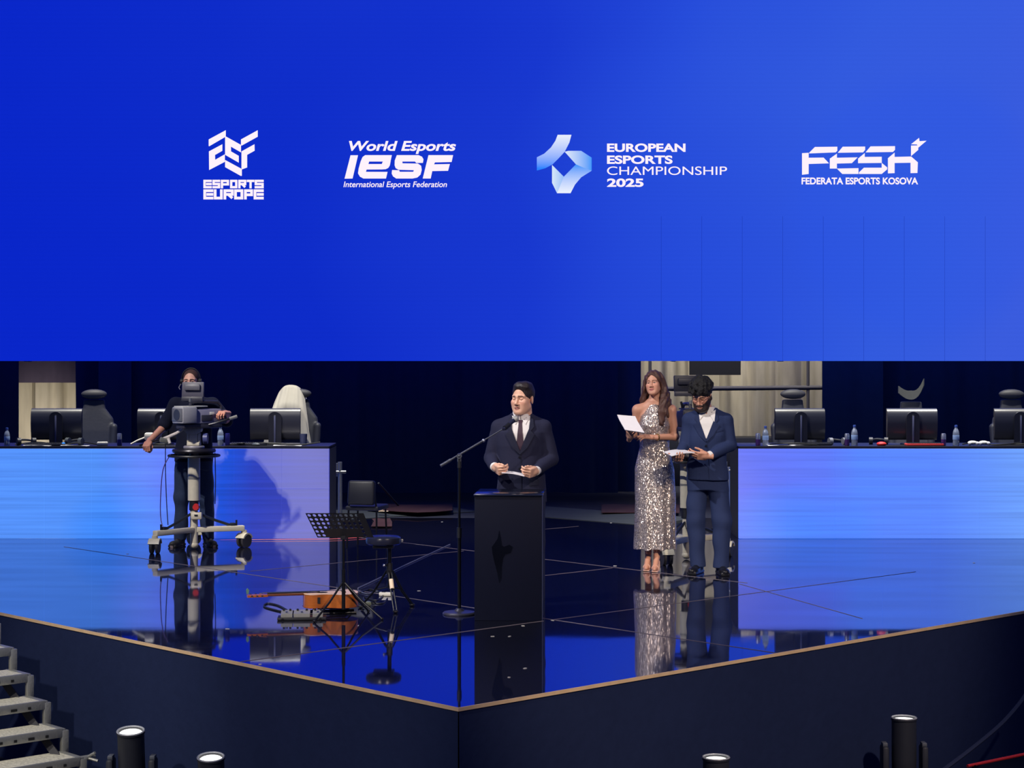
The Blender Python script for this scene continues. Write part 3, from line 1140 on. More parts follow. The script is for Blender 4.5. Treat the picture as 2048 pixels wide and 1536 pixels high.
def build_head(skin, lips=(170, 96, 92), brow=(50, 36, 30), female=False, beard=None, beard_full=0.0, closed=False, jaw=1.0, eye=(30, 22, 20)):
    S_ = SDF((-0.105, -0.145, -0.20), (0.105, 0.125, 0.135), 0.0026)
    w = 0.95 if female else 1.0
    S_.add(ell((0, 0.012, 0.038), (0.074 * w, 0.093, 0.080)), 0)
    S_.add(ell((0, -0.030, -0.030), (0.063 * w, 0.060, 0.084)), 0.03)
    for s in (-1, 1):
        S_.add(ell((s * 0.034 * w, -0.052, -0.052), (0.024, 0.024, 0.030)), 0.04)
    S_.add(ell((0, -0.047, -0.080), (0.038 * w * jaw, 0.034, 0.028)), 0.03)
    S_.add(ell((0, -0.078, -0.098), (0.018, 0.014, 0.014)), 0.025)
    for s in (-1, 1):
        S_.add(cap((s * 0.050 * w * jaw, -0.004, -0.058), (s * 0.020, -0.072, -0.096), 0.015, 0.012), 0.03)
        S_.add(ell((s * 0.043 * w, -0.064, -0.020), (0.019, 0.015, 0.016)), 0.025)
        S_.add(cap((s * 0.012, -0.087, 0.024), (s * 0.046 * w, -0.068, 0.023), 0.007 if female else 0.009, 0.007), 0.018)
    for s in (-1, 1):
        S_.cut(ell((s * 0.031 * w, -0.098, 0.005), (0.018, 0.016, 0.011)), 0.016)
        S_.add(ell((s * 0.031 * w, -0.0735, 0.004), (0.0135, 0.0125, 0.0125)), 0.003)
        S_.add(cap((s * 0.019 * w, -0.083, 0.011), (s * 0.042 * w, -0.077, 0.010), 0.0035), 0.004)
    S_.add(cap((0, -0.083, 0.016), (0, -0.103 if female else -0.108, -0.028), 0.0075, 0.0090 if female else 0.0115), 0.012)
    S_.add(ell((0, -0.104 if female else -0.109, -0.030), (0.0085, 0.008, 0.007)), 0.008)
    for s in (-1, 1):
        S_.add(ell((s * 0.0125, -0.097, -0.035), (0.0075, 0.010, 0.007)), 0.008)
        S_.add(ell((s * 0.077 * w, 0.012, -0.006), (0.008, 0.020, 0.032), (R(-12), 0, s * R(18))), 0.006)
    S_.add(ell((0, -0.089, -0.0595), (0.024, 0.009, 0.0055)), 0.006)
    S_.add(ell((0, -0.088, -0.0715), (0.020, 0.010, 0.0070)), 0.006)
    mz = 0.006 if female else 0.0
    for s in (-1, 1):
        S_.cut(cap((0, -0.098, -0.0655), (s * 0.022, -0.096, -0.0650 + mz), 0.0022), 0.003)
    if beard_full:
        S_.add(ell((0, -0.060, -0.096), (0.050, 0.044, 0.032)), 0.03)
        for s in (-1, 1):
            S_.add(cap((s * 0.066, -0.005, -0.030), (s * 0.040, -0.060, -0.092), 0.014, 0.020), 0.03)
        S_.add(cap((-0.025, -0.094, -0.049), (0.025, -0.094, -0.049), 0.007), 0.012)
    nr = 0.045 if female else 0.056
    S_.add(cap((0, 0.020, -0.05), (0, 0.030, -0.19), nr, nr * 1.02), 0.025)
    v, q = S_.mesh()
    x, y, z = v[:, 0], v[:, 1], v[:, 2]
    t = np.tile(L3(skin), (len(v), 1))

    def paint(mask, col, k=1.0):
        m = np.clip(mask, 0, 1)[:, None] * k
        t[:] = t * (1 - m) + L3(col) * m
    front = y < -0.05
    pink = np.exp(-(((np.abs(x) - 0.043) / 0.02) ** 2 + ((z + 0.025) / 0.02) ** 2)) * front
    paint(pink * 0.35, (214, 128, 110))
    if beard is not None:
        lim = -0.028 + 0.9 * np.maximum(0, np.abs(x) - 0.045)
        bm_ = np.clip((lim - z) / 0.010, 0, 1) * (y < 0.012) * (z > -0.145)
        mouth = ((x / 0.026) ** 2 + ((z + 0.0655) / 0.012) ** 2) < 1
        bm_ = np.where(mouth, 0, bm_)
        under = (np.abs(x) < 0.03) & (z > -0.046) & (np.abs(x) < 0.02 + 0.02)
        bm_ = np.where(under & (z > -0.042), 0, bm_)
        paint(bm_, beard[0], beard[1])
    paint((np.abs(y + 0.09) < 0.03) * ((np.abs(x) / (0.025 if female else 0.022)) ** 2 + ((z + 0.0655 - mz * (x / 0.022) ** 2) / 0.0115) ** 2 < 1), lips, 0.45 if beard_full else 0.8)
    paint(((np.abs(x) < 0.022) & (np.abs(z + 0.0653 - mz * (x / 0.022) ** 2) < 0.0020) & front), (70, 30, 30))
    ax = np.abs(x)
    bz = 0.0265 - 0.35 * np.maximum(0, ax - 0.036) * 1.0
    paint(((ax > 0.012) & (ax < 0.052) & (np.abs(z - bz) < (0.0035 if female else 0.0048)) & front), brow, 0.9)
    ex, ez = (ax - 0.031 * w) / 0.0145, (z - 0.0035) / ((0.0042 if female else 0.0048) if not closed else 0.0016)
    e = (ex ** 2 + ez ** 2) < 1
    if closed:
        paint(e & front, (60, 36, 30), 0.8)
    else:
        paint((ex ** 2 + ((ez - 0.25) / 1.25) ** 2 < 1.08) & front, (58, 36, 32), 0.8)
        paint(e & front, (196, 182, 176))
        paint((((ax - 0.031 * w) / 0.0070) ** 2 + ((z - 0.0035) / 0.0070) ** 2 < 1) & e & front, eye)
    paint(((ax - 0.0075) ** 2 + (z + 0.040) ** 2 < 0.0028 ** 2) & (y < -0.08), (140, 84, 72), 0.5)
    return v, q, t


def hair_mesh(style, seed=0):
    S_ = SDF((-0.135, -0.15, -0.16), (0.135, 0.16, 0.185), 0.0035)
    if style == 'parted':
        S_.add(ell((0, 0.016, 0.046), (0.083, 0.100, 0.084)), 0)
        S_.add(ell((0.012, -0.046, 0.101), (0.058, 0.034, 0.018), (0, R(8), 0)), 0.03)
        S_.add(ell((0.012, 0.0, 0.112), (0.058, 0.068, 0.020)), 0.03)
        S_.cut(ell((0, -0.120, 0.004), (0.074, 0.088, 0.090)), 0.010)
        S_.cut(boxr((0, -0.06, -0.12), (0.12, 0.10, 0.088), 0.0), 0.01)
        S_.cut(boxr((0, 0.06, -0.16), (0.12, 0.12, 0.085), 0.0), 0.02)
        for s in (-1, 1):
            S_.cut(ell((s * 0.088, 0.014, -0.012), (0.03, 0.024, 0.036)), 0.006)
        S_.warp(lambda x, y, z: 0.0022 * np.sin(90 * x + 40 * y + 60 * z) * np.sin(30 * y + 2))
    elif style == 'buzz':
        S_.add(ell((0, 0.016, 0.042), (0.0775, 0.096, 0.082)), 0)
        S_.cut(ell((0, -0.116, 0.012), (0.074, 0.086, 0.092)), 0.01)
        S_.cut(boxr((0, -0.07, -0.12), (0.12, 0.09, 0.088), 0.0), 0.01)
        S_.cut(boxr((0, 0.06, -0.16), (0.12, 0.12, 0.09), 0.0), 0.02)
        for s in (-1, 1):
            S_.cut(ell((s * 0.088, 0.014, -0.012), (0.03, 0.024, 0.036)), 0.006)
    elif style == 'curly':
        S_.add(ell((0, 0.018, 0.056), (0.088, 0.104, 0.088)), 0)
        rnd = random.Random(seed)
        for i in range(170):
            a = rnd.uniform(0, 2 * math.pi)
            e = rnd.uniform(0.05, 1.35)
            c = (0.092 * math.cos(a) * math.cos(e), 0.006 + 0.106 * math.sin(a) * math.cos(e), 0.058 + 0.098 * math.sin(e))
            S_.add(ell(c, rnd.uniform(0.012, 0.019)), 0.012)
        S_.cut(ell((0, -0.122, -0.022), (0.080, 0.075, 0.076)), 0.01)
        S_.cut(boxr((0, -0.07, -0.115), (0.13, 0.09, 0.088), 0.0), 0.01)
        S_.cut(boxr((0, 0.06, -0.165), (0.13, 0.12, 0.09), 0.0), 0.02)
        for s in (-1, 1):
            S_.cut(ell((s * 0.096, 0.014, -0.012), (0.034, 0.024, 0.036)), 0.006)
        S_.warp(lambda x, y, z: 0.003 * np.sin(170 * x + 1) * np.sin(160 * y) * np.sin(150 * z))
    return S_.mesh()


def hand_mesh(right=True, curl=(25, 30, 20), thumb=(20, 20), spread=0.0, curls=None, tdir=(-0.62, 0.70, -0.30)):
    """wrist at the origin, fingers along +y, palm facing -z, thumb towards -x on a right hand"""
    sx = 1 if right else -1
    S_ = SDF((-0.12, -0.055, -0.13), (0.12, 0.215, 0.07), 0.0030)
    S_.add(cap((0, -0.05, 0), (0, 0.02, 0), 0.026, 0.025), 0)
    S_.add(boxr((0, 0.048, 0), (0.030, 0.034, 0.004), 0.010), 0.02)
    S_.add(ell((sx * -0.026, 0.034, -0.008), (0.016, 0.030, 0.014)), 0.015)
    base = [(-0.0305, 0.083), (-0.0105, 0.089), (0.0100, 0.086), (0.0295, 0.077)]
    lens = [(0.043, 0.026, 0.021), (0.047, 0.029, 0.022), (0.043, 0.027, 0.021), (0.034, 0.021, 0.018)]
    rad = [0.0090, 0.0094, 0.0090, 0.0080]
    tips = []
    for i in range(4):
        cc = (curls[i] if curls else curl)
        p = Vector((sx * base[i][0], base[i][1], 0))
        yaw = sx * (i - 1.5) * (0.05 + spread)
        a = 0.0
        r = rad[i]
        for j in range(3):
            a += R(cc[j])
            d = Vector((math.sin(yaw) * math.cos(a), math.cos(yaw) * math.cos(a), -math.sin(a)))
            q = p + d * lens[i][j]
            S_.add(cap(p, q, r, r * 0.90), 0.004 if j else 0.008)
            p = q
            r *= 0.90
        tips.append(p)
    p = Vector((sx * -0.028, 0.018, -0.006))
    d = Vector((sx * tdir[0], tdir[1], tdir[2])).normalized()
    for j, (l, r) in enumerate(((0.044, 0.0120), (0.032, 0.0105), (0.026, 0.0092))):
        if j:
            ang = R(thumb[j - 1])
            ax = Vector((0, sx * 0.6, 1.0)).normalized()
            d = Matrix.Rotation(-sx * ang, 3, ax) @ d
        q = p + d * l
        S_.add(cap(p, q, r, r * 0.9), 0.006)
        p = q
    return S_.mesh()


def place(v, M, o=(0, 0, 0), s=1.0):
    return (v * s) @ np.array(M).T + np.array(o)


def frame(f, n):
    """3x3 whose +y is the finger direction f and whose palm faces n"""
    f = Vector(f).normalized()
    n = Vector(n)
    n = (n - f * n.dot(f)).normalized()
    zax = -n
    xax = f.cross(zax)
    return np.array([[xax.x, f.x, zax.x], [xax.y, f.y, zax.y], [xax.z, f.z, zax.z]])


SKIN_M = mat('skin', (0, 0, 0), 0.5, vcol=True, var=0.04, scale=60)


def folds(seed, amp, f=1.0):
    rnd = random.Random(seed)
    ws = [(rnd.uniform(-14, 14) * f, rnd.uniform(-14, 14) * f, rnd.uniform(-30, 30) * f, rnd.uniform(0, 6)) for _ in range(6)]

    def fn(x, y, z):
        o = 0
        for a, b, c, p in ws:
            o = o + np.sin(a * x + b * y + c * z + p)
        return amp * o / 3.0
    return fn


class Panel:
    """cloth pieces laid onto the front of a garment"""

    def __init__(self, verts, quads):
        self.b = BVHTree.FromPolygons(verts.tolist(), quads.tolist())

    def y(self, x, z, dflt=-0.1):
        h = self.b.ray_cast(Vector((x, -1.5, z)), Vector((0, 1, 0)))
        return h[0].y if h[0] is not None else dflt

    def piece(self, polys, off=0.004, th=0.006, step=0.016):
        bm = bmesh.new()
        for pl in polys:
            tris = tessellate_polygon([[Vector((x, z, 0)) for x, z in pl]])
            vv = [bm.verts.new((x, 0, z)) for x, z in pl]
            for t in tris:
                try:
                    bm.faces.new([vv[i] for i in t])
                except ValueError:
                    pass
        xs = [v.co.x for v in bm.verts]
        zs = [v.co.z for v in bm.verts]
        for ax, (a, b) in ((0, (min(xs), max(xs))), (2, (min(zs), max(zs)))):
            k = math.floor(a / step) + 1
            while k * step < b:
                co, no = [0, 0, 0], [0, 0, 0]
                co[ax], no[ax] = k * step, 1
                bmesh.ops.bisect_plane(bm, geom=bm.verts[:] + bm.edges[:] + bm.faces[:], plane_co=co, plane_no=no)
                k += 1
        last = -0.1
        for v in bm.verts:
            last = self.y(v.co.x, v.co.z, last)
            v.co.y = last - off
        r = bmesh.ops.extrude_face_region(bm, geom=bm.faces[:])
        for v in r['geom']:
            if isinstance(v, bmesh.types.BMVert):
                v.co.y += th
        bmesh.ops.recalc_face_normals(bm, faces=bm.faces)
        return bm

    def build(self, name, polys, m, parent, off=0.004, th=0.006, step=0.016):
        bm = self.piece(polys, off, th, step)
        me = bpy.data.meshes.new(name)
        bm.to_mesh(me)
        bm.free()
        me.shade_smooth()
        me.set_sharp_from_angle(angle=R(50))
        return link_mesh(name, me, m, parent)


def mirror(pl):
    return [(-x, z) for x, z in pl][::-1]


def trousers(legs, hips, seed, waist, h=0.006, amp=0.004):
    """legs: list of (hip, knee, ankle, radii)"""
    S_ = SDF((-0.34, -0.26, 0.0), (0.34, 0.26, waist + 0.05), h)
    S_.add(stack(hips, 2.3), 0)
    for hp, kn, an, (r0, r1, r2) in legs:
        S_.add(cap(hp, kn, r0, r1), 0.03)
        S_.add(cap(kn, an, r1, r2), 0.04)
    S_.warp(folds(seed, amp))
    an_z = min(l[2][2] for l in legs)
    S_.cut(boxr((0, 0, an_z - 0.55), (0.6, 0.6, 0.55), 0.0), 0.004)
    return S_.mesh()


def shoe(name, at, yaw, m, parent, sole=None, L=0.28, heel=0.0):
    S_ = SDF((-0.07, -0.21, -0.005), (0.07, 0.12, 0.15), 0.004)
    S_.add(ell((0, -0.115, 0.035), (0.046, 0.080, 0.032)), 0)
    S_.add(ell((0, 0.0, 0.045), (0.038, 0.085, 0.040)), 0.03)
    S_.add(cap((0, 0.030, 0.05), (0, 0.034, 0.105), 0.040, 0.042), 0.03)
    S_.add(boxr((0, -0.055, 0.014), (0.034, 0.115, 0.004), 0.010), 0.008)
    S_.cut(boxr((0, 0, -0.06), (0.2, 0.4, 0.06), 0.0), 0.002)
    v, q = S_.mesh()
    M = np.array(Matrix.Rotation(yaw, 3, 'Z'))
    v = place(v, M, at)
    o = link_mesh(name, np_mesh(name, v, q), m, parent)
    if sole:
        mb = MB()
        pts = [(0.040 * math.sin(a) * (1 if math.cos(a) < 0 else 0.9), -0.050 + -0.138 * math.cos(a)) for a in [2 * math.pi * i / 20 for i in range(20)]]
        Mt = Matrix.Translation(at) @ Matrix.Rotation(yaw, 4, 'Z')
        lo = [mb.bm.verts.new(Mt @ Vector((x * 1.1, y, 0.0))) for x, y in pts]
        hi = [mb.bm.verts.new(Mt @ Vector((x * 1.18, y * 1.02, 0.022))) for x, y in pts]
        mb.bm.faces.new(lo)
        mb.bm.faces.new(hi)
        for i in range(20):
            mb.bm.faces.new((lo[i], lo[(i + 1) % 20], hi[(i + 1) % 20], hi[i]))
        so = mb.build('sole', sole, o)
    return o


SHIRT = mat('white_shirt_cloth', (236, 232, 230), 0.8, var=0.04)
# ---------------------------------------------------------------- people
def rotm(yaw, pitch=0, roll=0):
    return Matrix.Rotation(R(yaw), 3, 'Z') @ Matrix.Rotation(R(pitch), 3, 'X') @ Matrix.Rotation(R(roll), 3, 'Y')


def make_body(parent, skin, head, head_at, head_rot, head_s, torso, arms, legs, hands, neck, feet=None, h=0.007, sh_k=0.9, extra=()):
    """one continuous figure: trunk, neck, limbs, plus finer head and hands of the same surface"""
    lo = np.array([-0.62, -0.55, -0.01])
    hi = np.array([0.62, 0.36, head_at[2] + 0.02])
    S_ = SDF(lo, hi, h)
    S_.add(stack(torso, 2.2), 0)
    for s_, e_, w_, (r0, r1, r2) in arms:
        S_.add(ell(s_, r0 * sh_k), 0.03)
        S_.add(cap(s_, e_, r0, r1), 0.03)
        S_.add(cap(e_, w_, r1, r2), 0.02)
    for pr in extra:
        S_.add(pr, 0.04)
    for hp, kn, an, (r0, r1, r2) in legs:
        S_.add(cap(hp, kn, r0, r1), 0.03)
        cf = [kn[i] * 0.7 + an[i] * 0.3 for i in range(3)]
        S_.add(cap(kn, cf, r1 * 0.95, r1 * 1.0), 0.02)
        S_.add(cap(cf, an, r1 * 1.0, r2), 0.02)
    for f in (feet or []):
        for pr in f:
            S_.add(pr, 0.012)
    nb, nt, nr = neck
    S_.add(cap(nb, nt, nr * 1.15, nr), 0.05)
    bv, bq = S_.mesh()
    pieces = [(bv, bq, np.tile(L3(skin), (len(bv), 1)))]
    hv, hq, ht = head
    pieces.append((place(hv, head_rot, head_at, head_s), hq, ht))
    for (v, q), M, at, sc in hands:
        tt = np.tile(L3(skin), (len(v), 1))
        pieces.append((place(v, M, at, sc), q if np.linalg.det(M) > 0 else q[:, ::-1], tt))
    v, q, t = joined(pieces)
    return link_mesh('body', np_mesh('body', v, q, t), SKIN_M, parent)


def jacket_mesh(rows, arms, seed, neck_c, neck_r, amp=0.0035, h=0.006, n=2.5, sh=None):
    z0, z1 = rows[0][0], max(r[0] for r in rows)
    S_ = SDF((-0.46, -0.46, min(r[0] for r in rows) - 0.02), (0.46, 0.30, z1 + 0.08), h)
    S_.add(stack(rows, n), 0)
    for a, b, r0, r1 in (sh or []):
        S_.add(cap(a, b, r0, r1), 0.04)
    for s_, e_, w_, (r0, r1, r2) in arms:
        S_.add(cap(s_, e_, r0, r1), 0.025)
        S_.add(cap(e_, w_, r1, r2), 0.012)
    S_.warp(folds(seed, amp))
    if neck_c is not None:
        S_.cut(cap((neck_c[0], neck_c[1], neck_c[2] - 0.02), (neck_c[0], neck_c[1] - 0.01, neck_c[2] + 0.2), neck_r), 0.008)
    return S_.mesh()


def ring_collar(parent, name, c, r, hgt, m, tilt=0.25, gap=0.5, th=0.004, front_drop=0.02):
    """standing shirt collar around the neck, open at the front, with two points"""
    mb = MB()
    rows_o = []
    n = 26
    for zi in range(4):
        k = zi / 3.0
        row = []
        for i in range(n + 1):
            a = -math.pi / 2 + gap * 0.16 + (2 * math.pi - gap * 0.32) * i / n
            f = max(0.0, -math.sin(a)) ** 2
            rr = r * (1.10 - 0.10 * k)
            row.append((c[0] + rr * math.cos(a), c[1] + rr * 1.05 * math.sin(a), c[2] + hgt * k - front_drop * f * (1.4 - 0.4 * k)))
        rows_o.append(row)
    mb.sheet(rows_o, th)
    return mb.build(name, m, parent, smooth=60)


SUIT_DARK = mat('charcoal_navy_suit', (40, 42, 66), 0.85, scale=120, bump=0.05, spec=0.2)
SUIT_LAPEL = mat('charcoal_navy_lapel', (36, 38, 58), 0.8, scale=120, bump=0.05, spec=0.2)
SUIT_NAVY = mat('navy_suit', (42, 54, 92), 0.85, scale=120, bump=0.05, spec=0.2)
SUIT_NAVY2 = mat('navy_lapel', (37, 48, 84), 0.8, scale=120, bump=0.05, spec=0.2)
HAIR_DARK = mat('dark_brown_hair', (42, 33, 36), 0.5, scale=60, var=0.35, bump=0.5, stretch=(1, 3, 1))
HAIR_BLACK = mat('black_hair', (11, 10, 14), 0.75, scale=90, var=0.4, bump=0.8)
HAIR_BROWN = mat('brown_short_hair', (74, 48, 40), 0.7, scale=150, var=0.3, bump=0.3)
HAIR_LONG = mat('long_brown_hair', (84, 56, 48), 0.45, scale=70, var=0.5, bump=0.7, stretch=(3, 3, 0.25))
SHOE_BLACK = mat('black_leather', (20, 20, 24), 0.3)
BUTTON = mat('dark_button', (18, 18, 24), 0.3)

# ---- the speaker behind the lectern
SPD = 14.80
sp = thing('person', 'person in dark suit and tie speaking at the microphone behind the black lectern', 'person', (X(1043, SPD), SPD, 0), R(-6), 'people on stage')
head = build_head((240, 188, 160), closed=True, jaw=1.05, brow=(92, 64, 52))
hr = rotm(-24, 2, 0)
HA = (0.012, -0.012, 1.622)
aR = ((-0.165, 0.0, 1.375), (-0.240, 0.0, 1.155), (-0.185, -0.215, 1.085))
aL = ((0.165, 0.0, 1.375), (0.238, -0.01, 1.150), (0.135, -0.225, 1.060))
hR = hand_mesh(True, curls=[(42, 58, 30), (52, 64, 34), (60, 66, 34), (64, 66, 34)], thumb=(10, 12), tdir=(-0.30, 0.92, -0.25))
hL = hand_mesh(False, curls=[(42, 58, 30), (52, 64, 34), (60, 66, 34), (64, 66, 34)], thumb=(10, 12), tdir=(-0.30, 0.92, -0.25))
fR = frame((0.45, -0.85, -0.22), (0.85, 0.40, 0.30))
fL = frame((-0.48, -0.86, -0.12), (-0.85, 0.40, 0.30))
torso = [(0.86, 0.15, 0.10, 0, 0.01), (1.0, 0.145, 0.10, 0, 0), (1.15, 0.15, 0.105, 0, 0), (1.30, 0.165, 0.11, 0, 0), (1.40, 0.14, 0.08, 0, 0.01), (1.45, 0.08, 0.06, 0, 0.02)]
legs2 = [((s * 0.09, 0.01, 0.88), (s * 0.105, 0.0, 0.48), (s * 0.11, 0.02, 0.09), (0.085, 0.055, 0.036)) for s in (-1, 1)]
make_body(sp, (240, 188, 160), head, HA, hr, 1.04, torso,
          [aR + ((0.048, 0.040, 0.027),), aL + ((0.048, 0.040, 0.027),)], legs2,
          [(hR, fR, aR[2], 1.02), (hL, fL, aL[2], 1.02)], ((0, 0.02, 1.42), (0.005, 0.012, 1.55), 0.055))
hv, hq = hair_mesh('parted')
link_mesh('hair', np_mesh('hair', place(hv, hr, HA, 1.04), hq), HAIR_DARK, sp)
rows = [(0.80, 0.205, 0.135, 0, 0.01), (0.95, 0.192, 0.130, 0, 0.0), (1.10, 0.182, 0.128, 0, -0.004), (1.25, 0.196, 0.134, 0, -0.004), (1.36, 0.205, 0.125, 0, 0.0), (1.43, 0.185, 0.100, 0, 0.012), (1.475, 0.10, 0.072, 0, 0.024), (1.495, 0.07, 0.06, 0, 0.03)]
jv, jq = jacket_mesh(rows, [((-0.182, 0.0, 1.392), (-0.242, 0.005, 1.150), (-0.205, -0.165, 1.098), (0.060, 0.056, 0.046)), ((0.182, 0.0, 1.392), (0.240, -0.005, 1.145), (0.152, -0.175, 1.074), (0.060, 0.056, 0.046))], 11, (0, 0.012, 1.49), 0.062,
                     sh=[((-0.06, 0.02, 1.455), (-0.185, 0.0, 1.405), 0.05, 0.055), ((0.06, 0.02, 1.455), (0.185, 0.0, 1.405), 0.05, 0.055)])
jk = link_mesh('suit_jacket', np_mesh('suit_jacket', jv, jq), SUIT_DARK, sp)
pn = Panel(jv, jq)
pn.build('shirt', [[(-0.078, 1.485), (-0.072, 1.40), (0.004, 1.215), (0.030, 1.235), (0.080, 1.40), (0.078, 1.485)]], SHIRT, sp, 0.004, 0.006)
pn.build('tie', [[(-0.022, 1.488), (0.022, 1.488), (0.014, 1.432), (-0.014, 1.432)], [(-0.013, 1.434), (0.013, 1.434), (0.034, 1.25), (0.012, 1.20), (-0.026, 1.25)]], mat('maroon_tie', (58, 34, 52), 0.5, scale=200), sp, 0.010, 0.006)
lap = [(-0.072, 1.490), (-0.066, 1.39), (0.006, 1.205), (0.004, 1.185), (-0.055, 1.24), (-0.112, 1.345), (-0.080, 1.375), (-0.105, 1.405), (-0.092, 1.475)]
pn.build('lapel', [lap], SUIT_LAPEL, jk, 0.018, 0.016)
pn.build('lapel', [[(-x + 0.006, z) for x, z in lap][::-1]], SUIT_LAPEL, jk, 0.020, 0.018)
pn.build('jacket_edge', [[(0.004, 1.19), (0.012, 1.19), (0.016, 0.84), (0.008, 0.84)]], SUIT_LAPEL, jk, 0.004, 0.006)
for z in (1.165, 1.075):
    mb = MB()
    mb.cyl((0.0, pn.y(0.0, z) - 0.010, z), (0.0, pn.y(0.0, z) + 0.002, z), 0.009, seg=12)
    mb.build('button', BUTTON, jk)
pn.build('pocket_flap', [[(0.075, 0.985), (0.150, 0.992), (0.150, 0.945), (0.075, 0.938)]], SUIT_LAPEL, jk, 0.005, 0.007)
ring_collar(sp, 'shirt_collar', (0, 0.012, 1.474), 0.066, 0.054, SHIRT, gap=0.18, front_drop=0.012)
pn.build('shirt_collar', [[(-0.074, 1.492), (-0.006, 1.470), (-0.040, 1.425)], [(0.074, 1.492), (0.006, 1.470), (0.042, 1.425)]], SHIRT, sp, 0.013, 0.008)
for a_, c_ in ((aR, (-0.205, -0.165, 1.098)), (aL, (0.152, -0.175, 1.074))):
    w_ = Vector(a_[2])
    d_ = (w_ - Vector(c_)).normalized()
    MB().cyl(Vector(c_) + d_ * 0.01, Vector(c_) + d_ * 0.052, 0.037, 0.035, 18).build('shirt_cuff', SHIRT, sp)
tv, tq = trousers([((s * 0.095, 0.01, 0.86), (s * 0.108, 0.0, 0.48), (s * 0.112, 0.02, 0.05), (0.100, 0.078, 0.066)) for s in (-1, 1)], [(0.76, 0.175, 0.115, 0, 0.01), (0.98, 0.165, 0.115, 0, 0.0)], 12, 1.0)
link_mesh('trousers', np_mesh('trousers', tv, tq), SUIT_DARK, sp)
for s in (-1, 1):
    shoe('shoe', (s * 0.115, 0.0, 0), s * R(10), SHOE_BLACK, sp)
# folded card held between the hands
mb = MB()
mb.sheet([[(-0.125 + 0.045 * i, -0.325 + 0.02 * j * 5, 1.052 - 0.0055 * i + 0.006 * math.sin(i * 0.9) + 0.010 * j) for j in range(2)] for i in range(5)], 0.003)
o = mb.build('speech_notes', PAPER, None)
o.location = sp.location
o.rotation_euler = sp.rotation_euler
setp(o, 'small white notes held by the person speaking at the lectern', 'paper')

# ---- the host in the long sequin dress
WD = 17.05
wo = thing('person', 'person with long brown hair in a silver sequin dress holding a clipboard', 'person', (X(1309, WD), WD, 0), R(-6), 'people on stage')
head = build_head((214, 158, 134), female=True, lips=(176, 86, 92), brow=(70, 46, 40), jaw=0.94)
hr = rotm(-16, -4, -6)
HA = (-0.004, -0.012, 1.715)
aR = ((-0.158, 0.0, 1.470), (-0.192, 0.03, 1.245), (-0.222, -0.205, 1.225))
aL = ((0.154, 0.0, 1.470), (0.190, -0.015, 1.225), (-0.010, -0.175, 1.228))
hR = hand_mesh(True, curls=[(30, 42, 25), (34, 45, 25), (38, 46, 25), (42, 46, 25)], thumb=(5, 10))
hL = hand_mesh(False, curls=[(12, 20, 12), (14, 22, 14), (18, 24, 16), (22, 26, 16)], thumb=(5, 10))
fR = frame((0.10, -0.86, 0.50), (0.65, 0.35, 0.65))
fL = frame((-0.93, -0.30, 0.12), (0.05, 0.35, -0.93))
torso = [(0.92, 0.16, 0.105, 0, 0.015), (1.12, 0.120, 0.085, 0, 0), (1.28, 0.130, 0.092, 0, 0), (1.42, 0.135, 0.085, 0, 0.0), (1.50, 0.125, 0.060, 0, 0.012), (1.545, 0.06, 0.05, 0, 0.018)]
legsw = [((-0.075, 0.01, 0.95), (-0.055, 0.0, 0.55), (-0.058, 0.035, 0.155), (0.085, 0.052, 0.029)), ((0.07, 0.01, 0.95), (0.035, -0.03, 0.55), (0.022, -0.035, 0.150), (0.085, 0.052, 0.029))]
ftw = []
for (ax_, ay_, az_) in ((-0.058, 0.035, 0.155), (0.022, -0.035, 0.150)):
    ftw.append([cap((ax_, ay_ + 0.01, az_ - 0.01), (ax_ - 0.005, ay_ + 0.02, az_ - 0.06), 0.028, 0.026), cap((ax_, ay_, az_ - 0.03), (ax_ - 0.012, ay_ - 0.105, 0.040), 0.027, 0.026), cap((ax_ - 0.012, ay_ - 0.105, 0.036), (ax_ - 0.016, ay_ - 0.15, 0.026), 0.026, 0.017)])
make_body(wo, (206, 150, 126), head, HA, hr, 0.93, torso,
          [aR + ((0.041, 0.033, 0.023),), aL + ((0.042, 0.035, 0.023),)], legsw,
          [(hR, fR, aR[2], 0.90), (hL, fL, aL[2], 0.90)], ((0, 0.018, 1.50), (0.0, 0.010, 1.64), 0.044), ftw, h=0.006, sh_k=0.98, extra=[cap((s * 0.03, 0.018, 1.535), (s * 0.150, 0.004, 1.478), 0.036, 0.034) for s in (-1, 1)])


